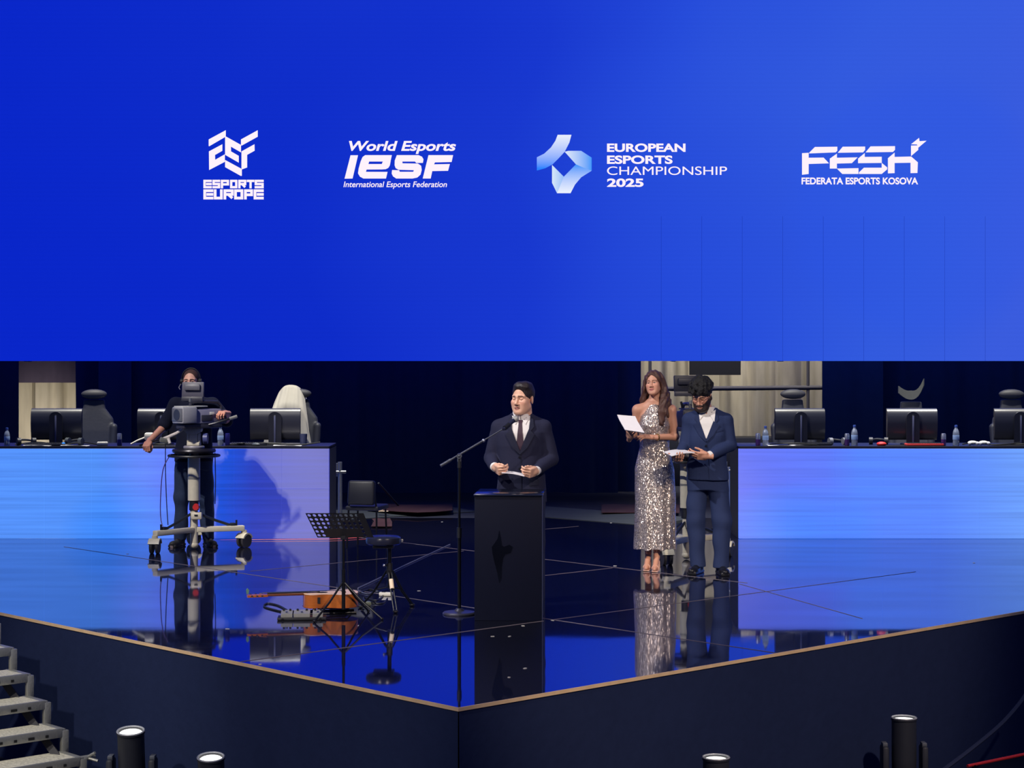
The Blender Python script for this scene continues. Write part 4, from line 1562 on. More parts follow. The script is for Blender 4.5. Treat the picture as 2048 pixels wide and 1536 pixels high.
def sequin_mat():
    m = bpy.data.materials.new('silver_sequins')
    m.use_nodes = True
    nt = m.node_tree
    b = nt.nodes['Principled BSDF']
    tc = nd(nt, 'ShaderNodeTexCoord')
    vo = nd(nt, 'ShaderNodeTexVoronoi', inp={'Scale': 150.0})
    mp = nd(nt, 'ShaderNodeMapping', inp={'Scale': (1, 1, 0.7)})
    nt.links.new(tc.outputs['Object'], mp.inputs[0])
    nt.links.new(mp.outputs[0], vo.inputs['Vector'])
    sb = nd(nt, 'ShaderNodeVectorMath', op='SUBTRACT')
    sb.inputs[1].default_value = (0.5, 0.5, 0.5)
    nt.links.new(vo.outputs['Color'], sb.inputs[0])
    sc = nd(nt, 'ShaderNodeVectorMath', op='SCALE')
    sc.inputs['Scale'].default_value = 0.8
    nt.links.new(sb.outputs[0], sc.inputs[0])
    ge = nd(nt, 'ShaderNodeNewGeometry')
    ad = nd(nt, 'ShaderNodeVectorMath', op='ADD')
    nt.links.new(ge.outputs['Normal'], ad.inputs[0])
    nt.links.new(sc.outputs[0], ad.inputs[1])
    nm = nd(nt, 'ShaderNodeVectorMath', op='NORMALIZE')
    nt.links.new(ad.outputs[0], nm.inputs[0])
    nt.links.new(nm.outputs[0], b.inputs['Normal'])
    c = ramp_node(nt, vo.outputs['Distance'], [(0.0, (222, 208, 200)), (0.5, (200, 186, 180)), (1.0, (110, 100, 100))])
    nt.links.new(c, b.inputs['Base Color'])
    b.inputs['Metallic'].default_value = 0.66
    b.inputs['Roughness'].default_value = 0.30
    return m


S_ = SDF((-0.24, -0.22, 0.17), (0.24, 0.20, 1.60), 0.006)
S_.add(stack([(0.195, 0.187, 0.125, 0, 0.0), (0.50, 0.183, 0.125, 0, 0.0), (0.75, 0.186, 0.13, 0, 0.01), (0.93, 0.182, 0.132, 0, 0.018), (1.02, 0.162, 0.115, 0, 0.01), (1.13, 0.136, 0.100, 0, 0.0), (1.24, 0.142, 0.110, 0, -0.006), (1.33, 0.146, 0.124, 0, -0.012), (1.42, 0.128, 0.104, 0, -0.004), (1.48, 0.088, 0.080, 0, 0.004), (1.53, 0.056, 0.058, 0, 0.012), (1.565, 0.051, 0.053, 0, 0.014)], 2.2), 0)
S_.warp(lambda x, y, z: 0.006 * np.clip((1.0 - z) * 1.6, 0, 1) * (np.sin(46 * x + 1.0 + 2 * z) + 0.6 * np.sin(88 * x + 20 * y)) * (y < 0.08))
S_.warp(folds(31, 0.002))
dv, dq = S_.mesh()
dress = link_mesh('sequin_dress', np_mesh('sequin_dress', dv, dq), sequin_mat(), wo)
# long hair
S_ = SDF((-0.22, -0.20, 1.28), (0.22, 0.24, 1.87), 0.0045)
hx, hy, hz = HA
S_.add(ell((hx, hy + 0.018, hz + 0.040), (0.082, 0.100, 0.084), (0, 0, R(-16))), 0)
S_.add(cap((hx, hy + 0.06, hz), (hx + 0.0, hy + 0.085, hz - 0.24), 0.072, 0.075), 0.03)
S_.add(cap((hx, hy + 0.085, hz - 0.22), (hx, hy + 0.08, hz - 0.36), 0.075, 0.05), 0.03)
for s, ch in ((1, [((0.066, 0.0, 0.045), 0.026), ((0.088, 0.005, -0.06), 0.032), ((0.090, -0.045, -0.16), 0.036), ((0.082, -0.098, -0.26), 0.038), ((0.070, -0.115, -0.36), 0.026)]),
              (1, [((0.072, 0.03, 0.02), 0.03), ((0.105, 0.03, -0.10), 0.036), ((0.125, 0.01, -0.20), 0.038), ((0.118, -0.03, -0.29), 0.025)]),
              (-1, [((-0.068, 0.0, 0.045), 0.022), ((-0.086, 0.02, -0.05), 0.026), ((-0.098, 0.04, -0.15), 0.030), ((-0.118, 0.05, -0.24), 0.026)])):
    for (p, r0), (q, r1) in zip(ch[:-1], ch[1:]):
        S_.add(cap([hx + p[0], hy + p[1], hz + p[2]], [hx + q[0], hy + q[1], hz + q[2]], r0, r1), 0.02)
fc = Vector((hx, hy, hz)) + hr @ Vector((0.002, -0.118, -0.006))
S_.cut(ell(fc, (0.065, 0.095, 0.094), (0, R(-6), R(-16))), 0.012)
fc = Vector((hx, hy, hz)) + hr @ Vector((0.0, -0.118, -0.045))
S_.cut(ell(fc, (0.066, 0.105, 0.060), (0, R(-6), R(-16))), 0.012)
S_.cut(cap((0, 0.0, 1.40), (0, -0.02, 1.66), 0.058, 0.050), 0.01)
S_.warp(lambda x, y, z: 0.0035 * np.sin(150 * x + 6 * np.sin(14 * z)) + 0.0025 * np.sin(120 * y + 5 * np.sin(11 * z + 1)))
lv, lq = S_.mesh()
link_mesh('hair', np_mesh('hair', lv, lq), HAIR_LONG, wo)
SANDAL = mat('nude_sandal', (222, 178, 160), 0.4)
for (ax_, ay_) in ((-0.058, 0.035), (0.022, -0.035)):
    mb = MB()
    n = 10
    rows_s = []
    for j in range(n):
        k = j / (n - 1.0)
        y_ = ay_ + 0.045 - 0.205 * k
        z_ = 0.075 * (1 - min(1, k / 0.62)) ** 1.3 + 0.012
        w_ = 0.026 + 0.010 * math.sin(k * math.pi)
        rows_s.append([(ax_ - 0.014 * k - w_, y_, z_), (ax_ - 0.014 * k, y_, z_), (ax_ - 0.014 * k + w_, y_, z_)])
    mb.sheet(rows_s, 0.008)
    mb.cyl((ax_, ay_ + 0.035, 0.0), (ax_, ay_ + 0.030, 0.085), 0.006, 0.016, 10)
    mb.tube([(ax_ - 0.012 + 0.030 * math.cos(a), ay_ - 0.115, 0.030 + 0.030 * math.sin(a)) for a in [math.pi * i / 8 for i in range(9)]], 0.005)
    mb.tube([(ax_ + 0.031 * math.cos(a), ay_ + 0.002 + 0.033 * math.sin(a), 0.165) for a in [2 * math.pi * i / 14 for i in range(14)]], 0.004, closed=True)
    mb.build('sandal', SANDAL, wo)
mb = MB()
wv = Vector(aL[2])
ed = (Vector(aL[1]) - wv).normalized()
cc = wv + ed * 0.05
mb.tube([cc + (rot_to(ed) @ Vector((0.030 * math.cos(a), 0.030 * math.sin(a), 0))) for a in [2 * math.pi * i / 16 for i in range(16)]], 0.005, closed=True)
mb.build('bracelet', mat('gold', (230, 190, 110), 0.25, 1.0), wo)

# clipboard with a thick pad of paper
cb = thing('clipboard', 'white paper clipboard held up by the person in the sequin dress', 'clipboard', (0, 0, 0))
TL, TR, BR, BL = P(1234, 832, 16.84), P(1270, 835, 16.84), P(1289, 866, 16.70), P(1250, 860, 16.70)
nb = (TR - TL).cross(BL - TL).normalized()
if nb.y > 0:
    nb = -nb


def quad_pt(u, v):
    return TL.lerp(TR, u).lerp(BL.lerp(BR, u), v)


mb = MB()
mb.sheet([[quad_pt(u / 4, v / 6) - nb * 0.002 for u in range(5)] for v in range(7)], 0.005)
mb.build('backing_board', mat('dark_blue_board', (24, 28, 70), 0.5), cb)
mb = MB()
mb.sheet([[quad_pt(u / 6, v / 8) + nb * (0.004 + 0.012 * max(0, 1 - v / 2.2)) for u in range(7)] for v in range(9)], 0.006)
mb.build('paper_pad', PAPER, cb)
cb.location = (0, 0, 0)

# ---- the bearded host reading from sheets
MD = 16.80
mn = thing('person', 'bearded person in a navy suit and open white collar reading from sheets', 'person', (X(1415, MD), MD, 0), R(-10), 'people on stage')
head = build_head((206, 150, 126), lips=(126, 76, 72), beard=((22, 17, 19), 0.97), beard_full=1.0, closed=True, brow=(24, 18, 20))
hr = rotm(-16, 27, 0)
HA = (-0.045, -0.085, 1.610)
aR = ((-0.150, 0.0, 1.365), (-0.205, -0.03, 1.150), (-0.255, -0.255, 1.045))
aL = ((0.155, 0.0, 1.365), (0.205, -0.02, 1.165), (0.015, -0.235, 1.072))
hR = hand_mesh(True, curls=[(22, 30, 18), (26, 32, 18), (30, 34, 20), (34, 36, 20)], thumb=(-5, 0))
hL = hand_mesh(False, curls=[(16, 26, 16), (20, 28, 18), (24, 32, 20), (28, 34, 22)], thumb=(12, 10), tdir=(-0.40, 0.86, -0.30))
fR = frame((0.25, -0.95, 0.0), (0.2, 0.0, 0.95))
fL = frame((-0.95, -0.25, 0.06), (-0.05, 0.85, 0.50))
torso = [(0.86, 0.15, 0.10, 0, 0.01), (1.0, 0.145, 0.10, 0, 0), (1.15, 0.15, 0.105, 0, 0), (1.30, 0.145, 0.11, 0, 0), (1.40, 0.13, 0.08, 0, 0.0), (1.45, 0.08, 0.07, 0, 0.0)]
legm = [((-0.085, 0.01, 0.86), (-0.105, 0.0, 0.48), (-0.085, 0.03, 0.09), (0.085, 0.055, 0.036)), ((0.085, 0.01, 0.86), (0.13, -0.02, 0.48), (0.125, -0.02, 0.09), (0.085, 0.055, 0.036))]
make_body(mn, (206, 150, 126), head, HA, hr, 1.03, torso, [aR + ((0.048, 0.040, 0.027),), aL + ((0.048, 0.040, 0.027),)], legm,
          [(hR, fR, aR[2], 1.0), (hL, fL, aL[2], 1.02)], ((0, 0.015, 1.41), (-0.025, -0.035, 1.535), 0.054))
hv, hq = hair_mesh('curly', 4)
link_mesh('hair', np_mesh('hair', place(hv * np.array([1.10, 1.06, 1.08]), hr, HA, 1.02), hq), HAIR_BLACK, mn)
rows = [(0.85, 0.190, 0.132, 0, 0.005), (0.95, 0.183, 0.130, 0, 0.0), (1.10, 0.168, 0.126, 0, -0.004), (1.25, 0.180, 0.130, 0, -0.004), (1.36, 0.188, 0.120, 0, 0.0), (1.42, 0.172, 0.096, 0, 0.006), (1.465, 0.10, 0.074, 0, 0.012), (1.485, 0.07, 0.06, 0, 0.016)]
jarms = [((-0.166, 0.0, 1.388), (-0.205, -0.03, 1.148), (-0.250, -0.215, 1.062), (0.058, 0.054, 0.045)), ((0.172, 0.0, 1.388), (0.206, -0.02, 1.162), (0.055, -0.190, 1.090), (0.058, 0.055, 0.045))]
jv, jq = jacket_mesh(rows, jarms, 21, (0, 0.002, 1.475), 0.062, amp=0.004,
                     sh=[((-0.06, 0.01, 1.445), (-0.166, 0.0, 1.396), 0.05, 0.056), ((0.06, 0.01, 1.445), (0.172, 0.0, 1.396), 0.05, 0.056)])
jk = link_mesh('suit_jacket', np_mesh('suit_jacket', jv, jq), SUIT_NAVY, mn)
pn = Panel(jv, jq)
pn.build('shirt', [[(-0.080, 1.475), (-0.062, 1.38), (-0.014, 1.235), (0.004, 1.225), (0.030, 1.27), (0.080, 1.40), (0.080, 1.475)]], SHIRT, mn, 0.004, 0.006)
lap = [(-0.074, 1.480), (-0.062, 1.38), (0.000, 1.215), (-0.004, 1.195), (-0.060, 1.25), (-0.118, 1.345), (-0.084, 1.37), (-0.108, 1.40), (-0.094, 1.466)]
pn.build('lapel', [lap], SUIT_NAVY2, jk, 0.010, 0.008)
pn.build('lapel', [[(-x - 0.002, z) for x, z in lap][::-1]], SUIT_NAVY2, jk, 0.011, 0.009)
pn.build('jacket_edge', [[(-0.002, 1.20), (0.006, 1.20), (0.030, 0.87), (0.022, 0.865)]], SUIT_NAVY2, jk, 0.004, 0.006)
pn.build('breast_pocket', [[(0.085, 1.30), (0.155, 1.315), (0.155, 1.298), (0.085, 1.283)]], SUIT_NAVY2, jk, 0.005, 0.007)
for z in (1.16,):
    MB().cyl((-0.004, pn.y(-0.004, z) - 0.010, z), (-0.004, pn.y(-0.004, z) + 0.002, z), 0.009, seg=12).build('button', BUTTON, jk)
ring_collar(mn, 'shirt_collar', (-0.004, 0.0, 1.458), 0.068, 0.056, SHIRT, front_drop=0.010)
pn.build('shirt_collar', [[(-0.078, 1.486), (-0.020, 1.450), (-0.062, 1.395)], [(0.078, 1.486), (0.026, 1.440), (0.070, 1.375)]], SHIRT, mn, 0.014, 0.009)
for a_, c_ in ((aR, jarms[0][2]), (aL, jarms[1][2])):
    d_ = (Vector(a_[2]) - Vector(c_)).normalized()
    MB().cyl(Vector(c_) + d_ * 0.015, Vector(c_) + d_ * 0.056, 0.038, 0.036, 18).build('shirt_cuff', SHIRT, mn)
tv, tq = trousers([((-0.085, 0.01, 0.86), (-0.108, 0.0, 0.48), (-0.088, 0.03, 0.055), (0.100, 0.080, 0.068)), ((0.085, 0.01, 0.86), (0.130, -0.02, 0.48), (0.125, -0.02, 0.055), (0.100, 0.082, 0.070))], [(0.76, 0.172, 0.116, 0, 0.01), (0.98, 0.155, 0.112, 0, 0.0)], 22, 1.0, amp=0.005)
link_mesh('trousers', np_mesh('trousers', tv, tq), SUIT_NAVY, mn)
shoe('shoe', (-0.090, 0.010, 0), R(-14), SHOE_BLACK, mn)
shoe('shoe', (0.128, -0.030, 0), R(16), SHOE_BLACK, mn)
# thin glasses
mb = MB()
HM = hr.to_4x4()
for s in (-1, 1):
    mb.tube([Vector(HA) + hr @ (Vector((s * 0.032 + 0.021 * math.cos(a), -0.101, 0.002 + 0.017 * math.sin(a))) * 1.03) for a in [2 * math.pi * i / 16 for i in range(16)]], 0.0013, 6, True)
    mb.tube([Vector(HA) + hr @ (Vector(p) * 1.03) for p in ((s * 0.053, -0.100, 0.006), (s * 0.076, -0.05, 0.006), (s * 0.080, 0.01, 0.004))], 0.0013, 6)
mb.tube([Vector(HA) + hr @ (Vector((x_, -0.108, 0.006)) * 1.03) for x_ in (-0.011, 0, 0.011)], 0.0013, 6)
mb.build('glasses', BLACK_METAL, mn)
# sheets
mb = MB()
A_, B_, C_, D_ = P(1327, 901, 16.62), P(1368, 899, 16.70), P(1390, 905, 16.50), P(1343, 909, 16.42)
mb.sheet([[A_.lerp(B_, u / 5).lerp(D_.lerp(C_, u / 5), v / 5) + Vector((0, 0, 0.010 * math.sin(u / 5 * math.pi) - 0.012 * (1 - u / 5))) for u in range(6)] for v in range(6)], 0.006)
setp(mb.build('paper_sheets', PAPER), 'white sheets held out flat by the bearded person in navy', 'paper')

# ---- the camera operator
OD = 19.24
op = thing('person', 'person in black t-shirt and jeans operating the camera before the left desk', 'person', (X(388, OD), OD, 0), R(6), 'people on stage')
head = build_head((236, 180, 156), brow=(74, 50, 44), beard=((120, 88, 80), 0.4))
hr = rotm(-8, 2, 0)
HA = (-0.03, -0.03, 1.705)
aR = ((-0.170, 0.0, 1.455), (-0.300, 0.0, 1.245), (-0.445, -0.235, 1.090))
aL = ((0.170, 0.0, 1.455), (0.330, -0.02, 1.290), (0.345, -0.260, 1.385))
hR = hand_mesh(True, curls=[(62, 70, 40), (66, 72, 40), (70, 74, 40), (72, 74, 40)], thumb=(30, 25), tdir=(-0.35, 0.75, -0.55))
hL = hand_mesh(False, curls=[(45, 55, 30), (50, 58, 30), (55, 60, 30), (58, 60, 30)], thumb=(20, 20))
fR = frame((-0.15, -0.85, -0.45), (0.15, 0.45, -0.85))
fL = frame((-0.45, -0.85, 0.10), (-0.10, 0.1, -1.0))
torso = [(0.90, 0.15, 0.10, 0, 0.01), (1.05, 0.15, 0.105, 0, 0), (1.20, 0.155, 0.11, 0, 0), (1.36, 0.16, 0.11, 0, 0), (1.46, 0.14, 0.08, 0, 0.005), (1.52, 0.08, 0.065, 0, 0.01)]
lego = [((s * 0.10, 0.01, 0.92), (s * 0.125, 0.0, 0.50), (s * 0.145, 0.03, 0.09), (0.088, 0.057, 0.037)) for s in (-1, 1)]
make_body(op, (222, 156, 130), head, HA, hr, 1.04, torso, [aR + ((0.050, 0.043, 0.029),), aL + ((0.050, 0.043, 0.029),)], lego,
          [(hR, fR, aR[2], 1.05), (hL, fL, aL[2], 1.05)], ((0, 0.015, 1.47), (-0.018, -0.006, 1.62), 0.058))
hv, hq = hair_mesh('buzz')
link_mesh('hair', np_mesh('hair', place(hv, hr, HA, 1.045), hq), HAIR_BROWN, op)
TEE = mat('black_cotton', (26, 30, 50), 0.9, scale=80, bump=0.05, spec=0.2)
rows = [(0.88, 0.196, 0.138, 0, 0.0), (1.10, 0.185, 0.130, 0, -0.004), (1.25, 0.188, 0.134, 0, -0.004), (1.38, 0.200, 0.130, 0, 0.0), (1.47, 0.188, 0.102, 0, 0.006), (1.53, 0.10, 0.076, 0, 0.012), (1.55, 0.07, 0.062, 0, 0.014)]
jv, jq = jacket_mesh(rows, [((-0.19, 0.0, 1.475), (-0.300, 0.0, 1.262), (-0.302, -0.01, 1.255), (0.070, 0.066, 0.066)), ((0.19, 0.0, 1.475), (0.335, -0.018, 1.302), (0.337, -0.02, 1.300), (0.070, 0.066, 0.066))], 41, (0, 0.004, 1.545), 0.060, amp=0.005, n=2.3,
                     sh=[((-0.06, 0.01, 1.50), (-0.19, 0.0, 1.470), 0.05, 0.060), ((0.06, 0.01, 1.50), (0.19, 0.0, 1.470), 0.05, 0.060)])
link_mesh('t_shirt', np_mesh('t_shirt', jv, jq), TEE, op)
tv, tq = trousers([(p[0], p[1], (p[2][0], p[2][1], 0.06), (0.098, 0.076, 0.064)) for p in lego], [(0.80, 0.176, 0.120, 0, 0.01), (1.0, 0.172, 0.118, 0, 0.0)], 42, 1.02, amp=0.006)
link_mesh('jeans', np_mesh('jeans', tv, tq), mat('dark_blue_denim', (36, 52, 84), 0.85, scale=50, var=0.25, bump=0.1), op)
for s in (-1, 1):
    shoe('shoe', (s * 0.150, 0.005, 0), s * R(22), mat('black_canvas', (24, 24, 30), 0.7), op, sole=mat('white_rubber', (170, 150, 148), 0.6))
# headset worn on the head
hs = bpy.data.objects.new('headset', None)
COL.objects.link(hs)
hs.parent = op
TH = lambda p: Vector(HA) + hr @ (Vector(p) * 1.04)
mb = MB()
mb.tube([TH((0.092 * math.sin(a), 0.012, 0.030 + 0.104 * math.cos(a))) for a in [R(-95) + R(190) * i / 16 for i in range(17)]], 0.007)
mb.build('headband', BLACK, hs)
for s in (-1, 1):
    MB().cyl(TH((s * 0.078, 0.012, 0.0)), TH((s * 0.106, 0.012, 0.0)), 0.034, 0.028, 18).build('ear_cup', BLACK, hs)
MB().tube([TH(p) for p in ((-0.10, 0.0, -0.02), (-0.108, -0.06, -0.055), (-0.085, -0.115, -0.072))], 0.005).build('boom_microphone', mat('grey_plastic', (120, 122, 130), 0.5), hs)
# ---------------------------------------------------------------- lectern and microphone
PD = 13.74
pod = thing('lectern', 'plain black lectern with a faint dark emblem standing at the centre of the deck', 'lectern', (-0.012, PD + 0.30, 0), R(-3.5))
POD = mat('satin_black_board', (9, 13, 33), 0.6, spec=0.12)
MB().box((0, 0, 0.462), (0.500, 0.58, 0.924), bev=0.004).build('cabinet', POD, pod)
MB().box((0, 0, 0.931), (0.512, 0.60, 0.014), bev=0.003).build('top_board', mat('glossy_black_top', (22, 26, 40), 0.14), pod)
MB().box((0.2525, -0.24, 0.465), (0.004, 0.035, 0.925)).build('lit_side_strip', mat('lit_side_grey', (80, 86, 120), 0.5), pod, smooth=0)  # lighter strip puts the light on the right side face into the colour
eag = [(0.0, 0.155), (0.012, 0.10), (0.02, 0.055), (0.035, 0.045), (0.075, 0.060), (0.10, 0.045), (0.085, 0.005), (0.045, -0.005), (0.028, -0.03), (0.018, -0.09), (0.016, -0.165), (0.0, -0.20), (-0.014, -0.13), (-0.035, -0.06), (-0.05, 0.0), (-0.055, 0.045), (-0.030, 0.075), (-0.012, 0.10)]
mb = MB()
mb.prism([(x * 1.0, z * 1.1) for x, z in eag], 0.004, Matrix.Translation((-0.065, -0.293, 0.50)))
mb.build('emblem', mat('gloss_black_emblem', (8, 9, 14), 0.12), pod, smooth=0)

msd = 14.12
ms = thing('microphone_stand', 'tall black microphone stand with round base left of the lectern', 'stand', (X(918.5, msd), msd, 0))
mb = MB()
mb.lathe([(0.0, 0.0), (0.126, 0.0), (0.128, 0.008), (0.118, 0.018), (0.04, 0.026), (0.022, 0.045), (0.0, 0.045)], seg=40)
mb.build('round_base', mat('dark_grey_metal', (70, 70, 84), 0.35, 0.5), ms)
zt = CH - (912 - HZ) * msd / FPX
MB().cyl((0, 0, 0.04), (0, 0, 0.62), 0.014).build('lower_tube', BLACK_METAL, ms)
MB().cyl((0, 0, 0.60), (0, 0, zt - 0.02), 0.010).build('upper_tube', BLACK_METAL, ms)
MB().cyl((0, 0, 0.58), (0, 0, 0.66), 0.018).build('clutch', BLACK, ms)
MB().cyl((0, 0, zt - 0.09), (0, 0, zt - 0.02), 0.015).build('neck_sleeve', BLACK, ms)
mb = MB()
mb.cyl((0, -0.03, zt), (0, 0.03, zt), 0.020)
mb.box((0.0, 0, zt - 0.02), (0.03, 0.026, 0.05), bev=0.006)
mb.ell((0.0, -0.036, zt + 0.002), 0.009)
mb.build('boom_clamp', mat('grey_clamp', (90, 94, 104), 0.4, 0.4), ms)
b0, b1 = P(881, 932, msd), P(1011, 855, msd + 0.10)
o0 = Vector(ms.location)
b0, b1 = b0 - o0, b1 - o0
mid = b0.lerp(b1, 0.66)
mb = MB()
mb.cyl(b0, mid, 0.009)
mb.cyl(mid, b1, 0.0055)
mb.cyl(b0, b0.lerp(b1, 0.16), 0.013)
mb.build('boom_arm', mat('dark_steel', (88, 92, 104), 0.35, 0.7), ms)
for q_ in (mid, b1):
    MB().ell(q_, 0.0135).build('joint', mat('bright_steel', (190, 194, 204), 0.3, 0.8), ms)
m0, m1 = P(1011, 855, msd + 0.10), P(1031, 838, msd + 0.19)
dm = (m1 - m0).normalized()
mb = MB()
mb.cyl(m0 - o0 - dm * 0.01, m0 - o0 + dm * 0.045, 0.019)
mb.build('clip', BLACK, ms)
mic = thing('microphone', 'handheld microphone with pale mesh head clipped on the boom stand', 'microphone', m0)
MB().cyl(-dm * 0.03, dm * 0.115, 0.011, 0.016).build('handle', mat('microphone_body', (30, 34, 60), 0.45), mic)
mb = MB()
mb.ell(dm * 0.135, 0.026)
mb.cyl(dm * 0.110, dm * 0.128, 0.017, 0.026)
mb.build('mesh_head', mat('mesh_grey', (176, 176, 172), 0.5, 0.4, scale=300, bump=0.4), mic)

# ---------------------------------------------------------------- music stand
mst = thing('music_stand', 'low black music stand with a perforated desk beside the round stool', 'stand', (X(687, 13.94), 13.94, 0))
o0 = Vector(mst.location)
TL, TR, BR, BL = [P(*q) - o0 for q in ((611, 1027, 13.70), (727, 1027, 13.74), (747, 1075, 13.94), (635, 1075, 13.90))]


def holed_plate(TL, TR, BR, BL, nu, nv, solid, th, hole=0.33):
    mb = MB()
    nrm = (TR - TL).cross(BL - TL).normalized()
    pt = lambda u, v, k: (TL.lerp(TR, u).lerp(BL.lerp(BR, u), v)) + nrm * th * k
    for i in range(nu):
        for j in range(nv):
            cu, cv = (i + 0.5) / nu, (j + 0.5) / nv
            sq = [(-.5, -.5), (0, -.5), (.5, -.5), (.5, 0), (.5, .5), (0, .5), (-.5, .5), (-.5, 0)]
            out = [[mb.bm.verts.new(pt(cu + a / nu, cv + b / nv, k)) for a, b in sq] for k in (0, 1)]
            if solid(i, j):
                mb.bm.faces.new(out[0])
                mb.bm.faces.new(out[1][::-1])
            else:
                an = [math.atan2(b, a) for a, b in sq]
                inn = [[mb.bm.verts.new(pt(cu + hole * math.cos(t) / nu, cv + hole * 1.1 * math.sin(t) / nv, k)) for t in an] for k in (0, 1)]
                for q in range(8):
                    r = (q + 1) % 8
                    mb.bm.faces.new((out[0][q], out[0][r], inn[0][r], inn[0][q]))
                    mb.bm.faces.new((out[1][r], out[1][q], inn[1][q], inn[1][r]))
                    mb.bm.faces.new((inn[0][q], inn[0][r], inn[1][r], inn[1][q]))
    bmesh.ops.remove_doubles(mb.bm, verts=mb.bm.verts, dist=0.0004)
    return mb


holed_plate(TL, TR, BR, BL, 11, 6, lambda i, j: (j >= 4 and 2 <= i <= 8) or i == 10, 0.003).build('perforated_desk', BLACK, mst, smooth=0)
mb = MB()
mb.sheet([[BL.lerp(BR, i / 4) + Vector((0, 0.0 + 0.05 * j, 0.005 - 0.01 * j)) for i in range(5)] for j in range(2)], 0.004)
mb.build('shelf_lip', BLACK, mst)
hb = BL.lerp(BR, 0.48) + Vector((0, 0.0, 0.02))
MB().cyl((0, 0, 0.30), (0, 0, hb.z), 0.010).build('upper_tube', BLACK_METAL, mst)
MB().cyl((0, 0, 0.06), (0, 0, 0.36), 0.014).build('lower_tube', BLACK_METAL, mst)
MB().box((0, -0.01, hb.z - 0.01), (0.04, 0.05, 0.05), bev=0.008).build('tilt_bracket', BLACK, mst)
for ang in (235, 335, 60):
    c_, s_ = math.cos(R(ang)), math.sin(R(ang))
    mb = MB()
    mb.tube([(c_ * 0.014, s_ * 0.014, 0.26), (c_ * 0.16, s_ * 0.16, 0.13), (c_ * 0.33, s_ * 0.33, 0.010)], 0.008)
    mb.ell((c_ * 0.33, s_ * 0.33, 0.010), (0.014, 0.014, 0.010))
    mb.build('leg', BLACK_METAL, mst)

# ---------------------------------------------------------------- round stool
std = 14.40
st = thing('stool', 'round padded drum stool on folding tripod legs', 'stool', (X(779, std), std, 0))
mb = MB()
sx_ = -0.045
mb.lathe([(0.0, 0.500), (0.120, 0.502), (0.136, 0.512), (0.140, 0.535), (0.134, 0.556), (0.115, 0.568), (0.0, 0.574)], c=(sx_, 0, 0), seg=36)
mb.build('seat', mat('black_vinyl', (30, 32, 50), 0.25), st)
mb = MB()
mb.box((sx_, 0, 0.489), (0.16, 0.16, 0.022), bev=0.004)
mb.build('seat_bracket', BLACK_METAL, st)
mb = MB()
mb.cyl((0, 0, 0.16), (0, 0, 0.48), 0.016)
mb.build('post', BLACK_METAL, st)
mb = MB()
mb.cyl((0, 0, 0.27), (0, 0, 0.36), 0.024)
mb.cyl((-0.02, -0.025, 0.345), (-0.04, -0.05, 0.345), 0.010)
mb.build('collar', BLACK, st)
MB().ell((-0.038, -0.048, 0.345), 0.012).build('wing_nut', CHROME, st)
for ang in (285, 165, 45):
    c_, s_ = math.cos(R(ang)), math.sin(R(ang))
    mb = MB()
    n_ = Vector((-s_, c_, 0)) * 0.012
    for q in (-1, 1):
        mb.tube([Vector((c_ * 0.022, s_ * 0.022, 0.30)) + n_ * q, Vector((c_ * 0.13, s_ * 0.13, 0.13)) + n_ * q, Vector((c_ * 0.235, s_ * 0.235, 0.014)) + n_ * q], 0.006)
        mb.tube([Vector((c_ * 0.018, s_ * 0.018, 0.17)) + n_ * q, Vector((c_ * 0.12, s_ * 0.12, 0.145)) + n_ * q], 0.005)
    mb.build('leg', BLACK_METAL, st)
    MB().ell((c_ * 0.235, s_ * 0.235, 0.013), (0.026, 0.022, 0.013), (0, 0, R(ang))).build('rubber_foot', BLACK, st)
mb = MB()
c_, s_ = math.cos(R(285)), math.sin(R(285))
p0, p1 = Vector((c_ * 0.062, s_ * 0.062, 0.236)), Vector((c_ * 0.105, s_ * 0.105, 0.168))
mb.cyl(p0, p1, 0.018)
mb.build('tape', mat('cream_tape', (236, 214, 186), 0.7), st)

# ---------------------------------------------------------------- guitar
gt = thing('acoustic_guitar', 'amber wooden acoustic guitar lying flat beside the music stand', 'guitar', (X(661, 14.2), 14.2, 0.105), R(-166))
gt.scale = (0.85, 0.85, 1.02)
# local: neck points +x, top faces up
prof = [(-0.245, 0.0), (-0.235, 0.075), (-0.195, 0.140), (-0.13, 0.178), (-0.06, 0.178), (0.0, 0.140), (0.045, 0.118), (0.09, 0.118), (0.15, 0.138), (0.20, 0.128), (0.236, 0.080), (0.245, 0.0)]
out = prof + [(x, -y) for x, y in prof[-2:0:-1]]


def smooth_loop(p, k=3):
    n = len(p)
    res = []
    for i in range(n):
        a, b, c, d = [Vector((*p[(i + j - 1) % n], 0)) for j in range(4)]
        for s in range(k):
            t = s / k
            q = 0.5 * ((2 * b) + (-a + c) * t + (2 * a - 5 * b + 4 * c - d) * t * t + (-a + 3 * b - 3 * c + d) * t ** 3)
            res.append((q.x, q.y))
    return res


loop = smooth_loop(out)
WOOD_RIM = mat('amber_wood', (178, 98, 42), 0.25, scale=14, var=0.25, stretch=(1, 1, 6))
WOOD_TOP = mat('pale_spruce', (226, 190, 160), 0.3, scale=14, var=0.12, stretch=(0.6, 8, 1))


def slab(lp, z0, z1, grow=0.0):
    mb = MB()
    f = 1.0 + grow
    lo = [mb.bm.verts.new((x * f, y * f, z0)) for x, y in lp]
    hi = [mb.bm.verts.new((x * f, y * f, z1)) for x, y in lp]
    mb.bm.faces.new(lo[::-1])
    mb.bm.faces.new(hi)
    n = len(lp)
    for i in range(n):
        mb.bm.faces.new((lo[i], lo[(i + 1) % n], hi[(i + 1) % n], hi[i]))
    return mb


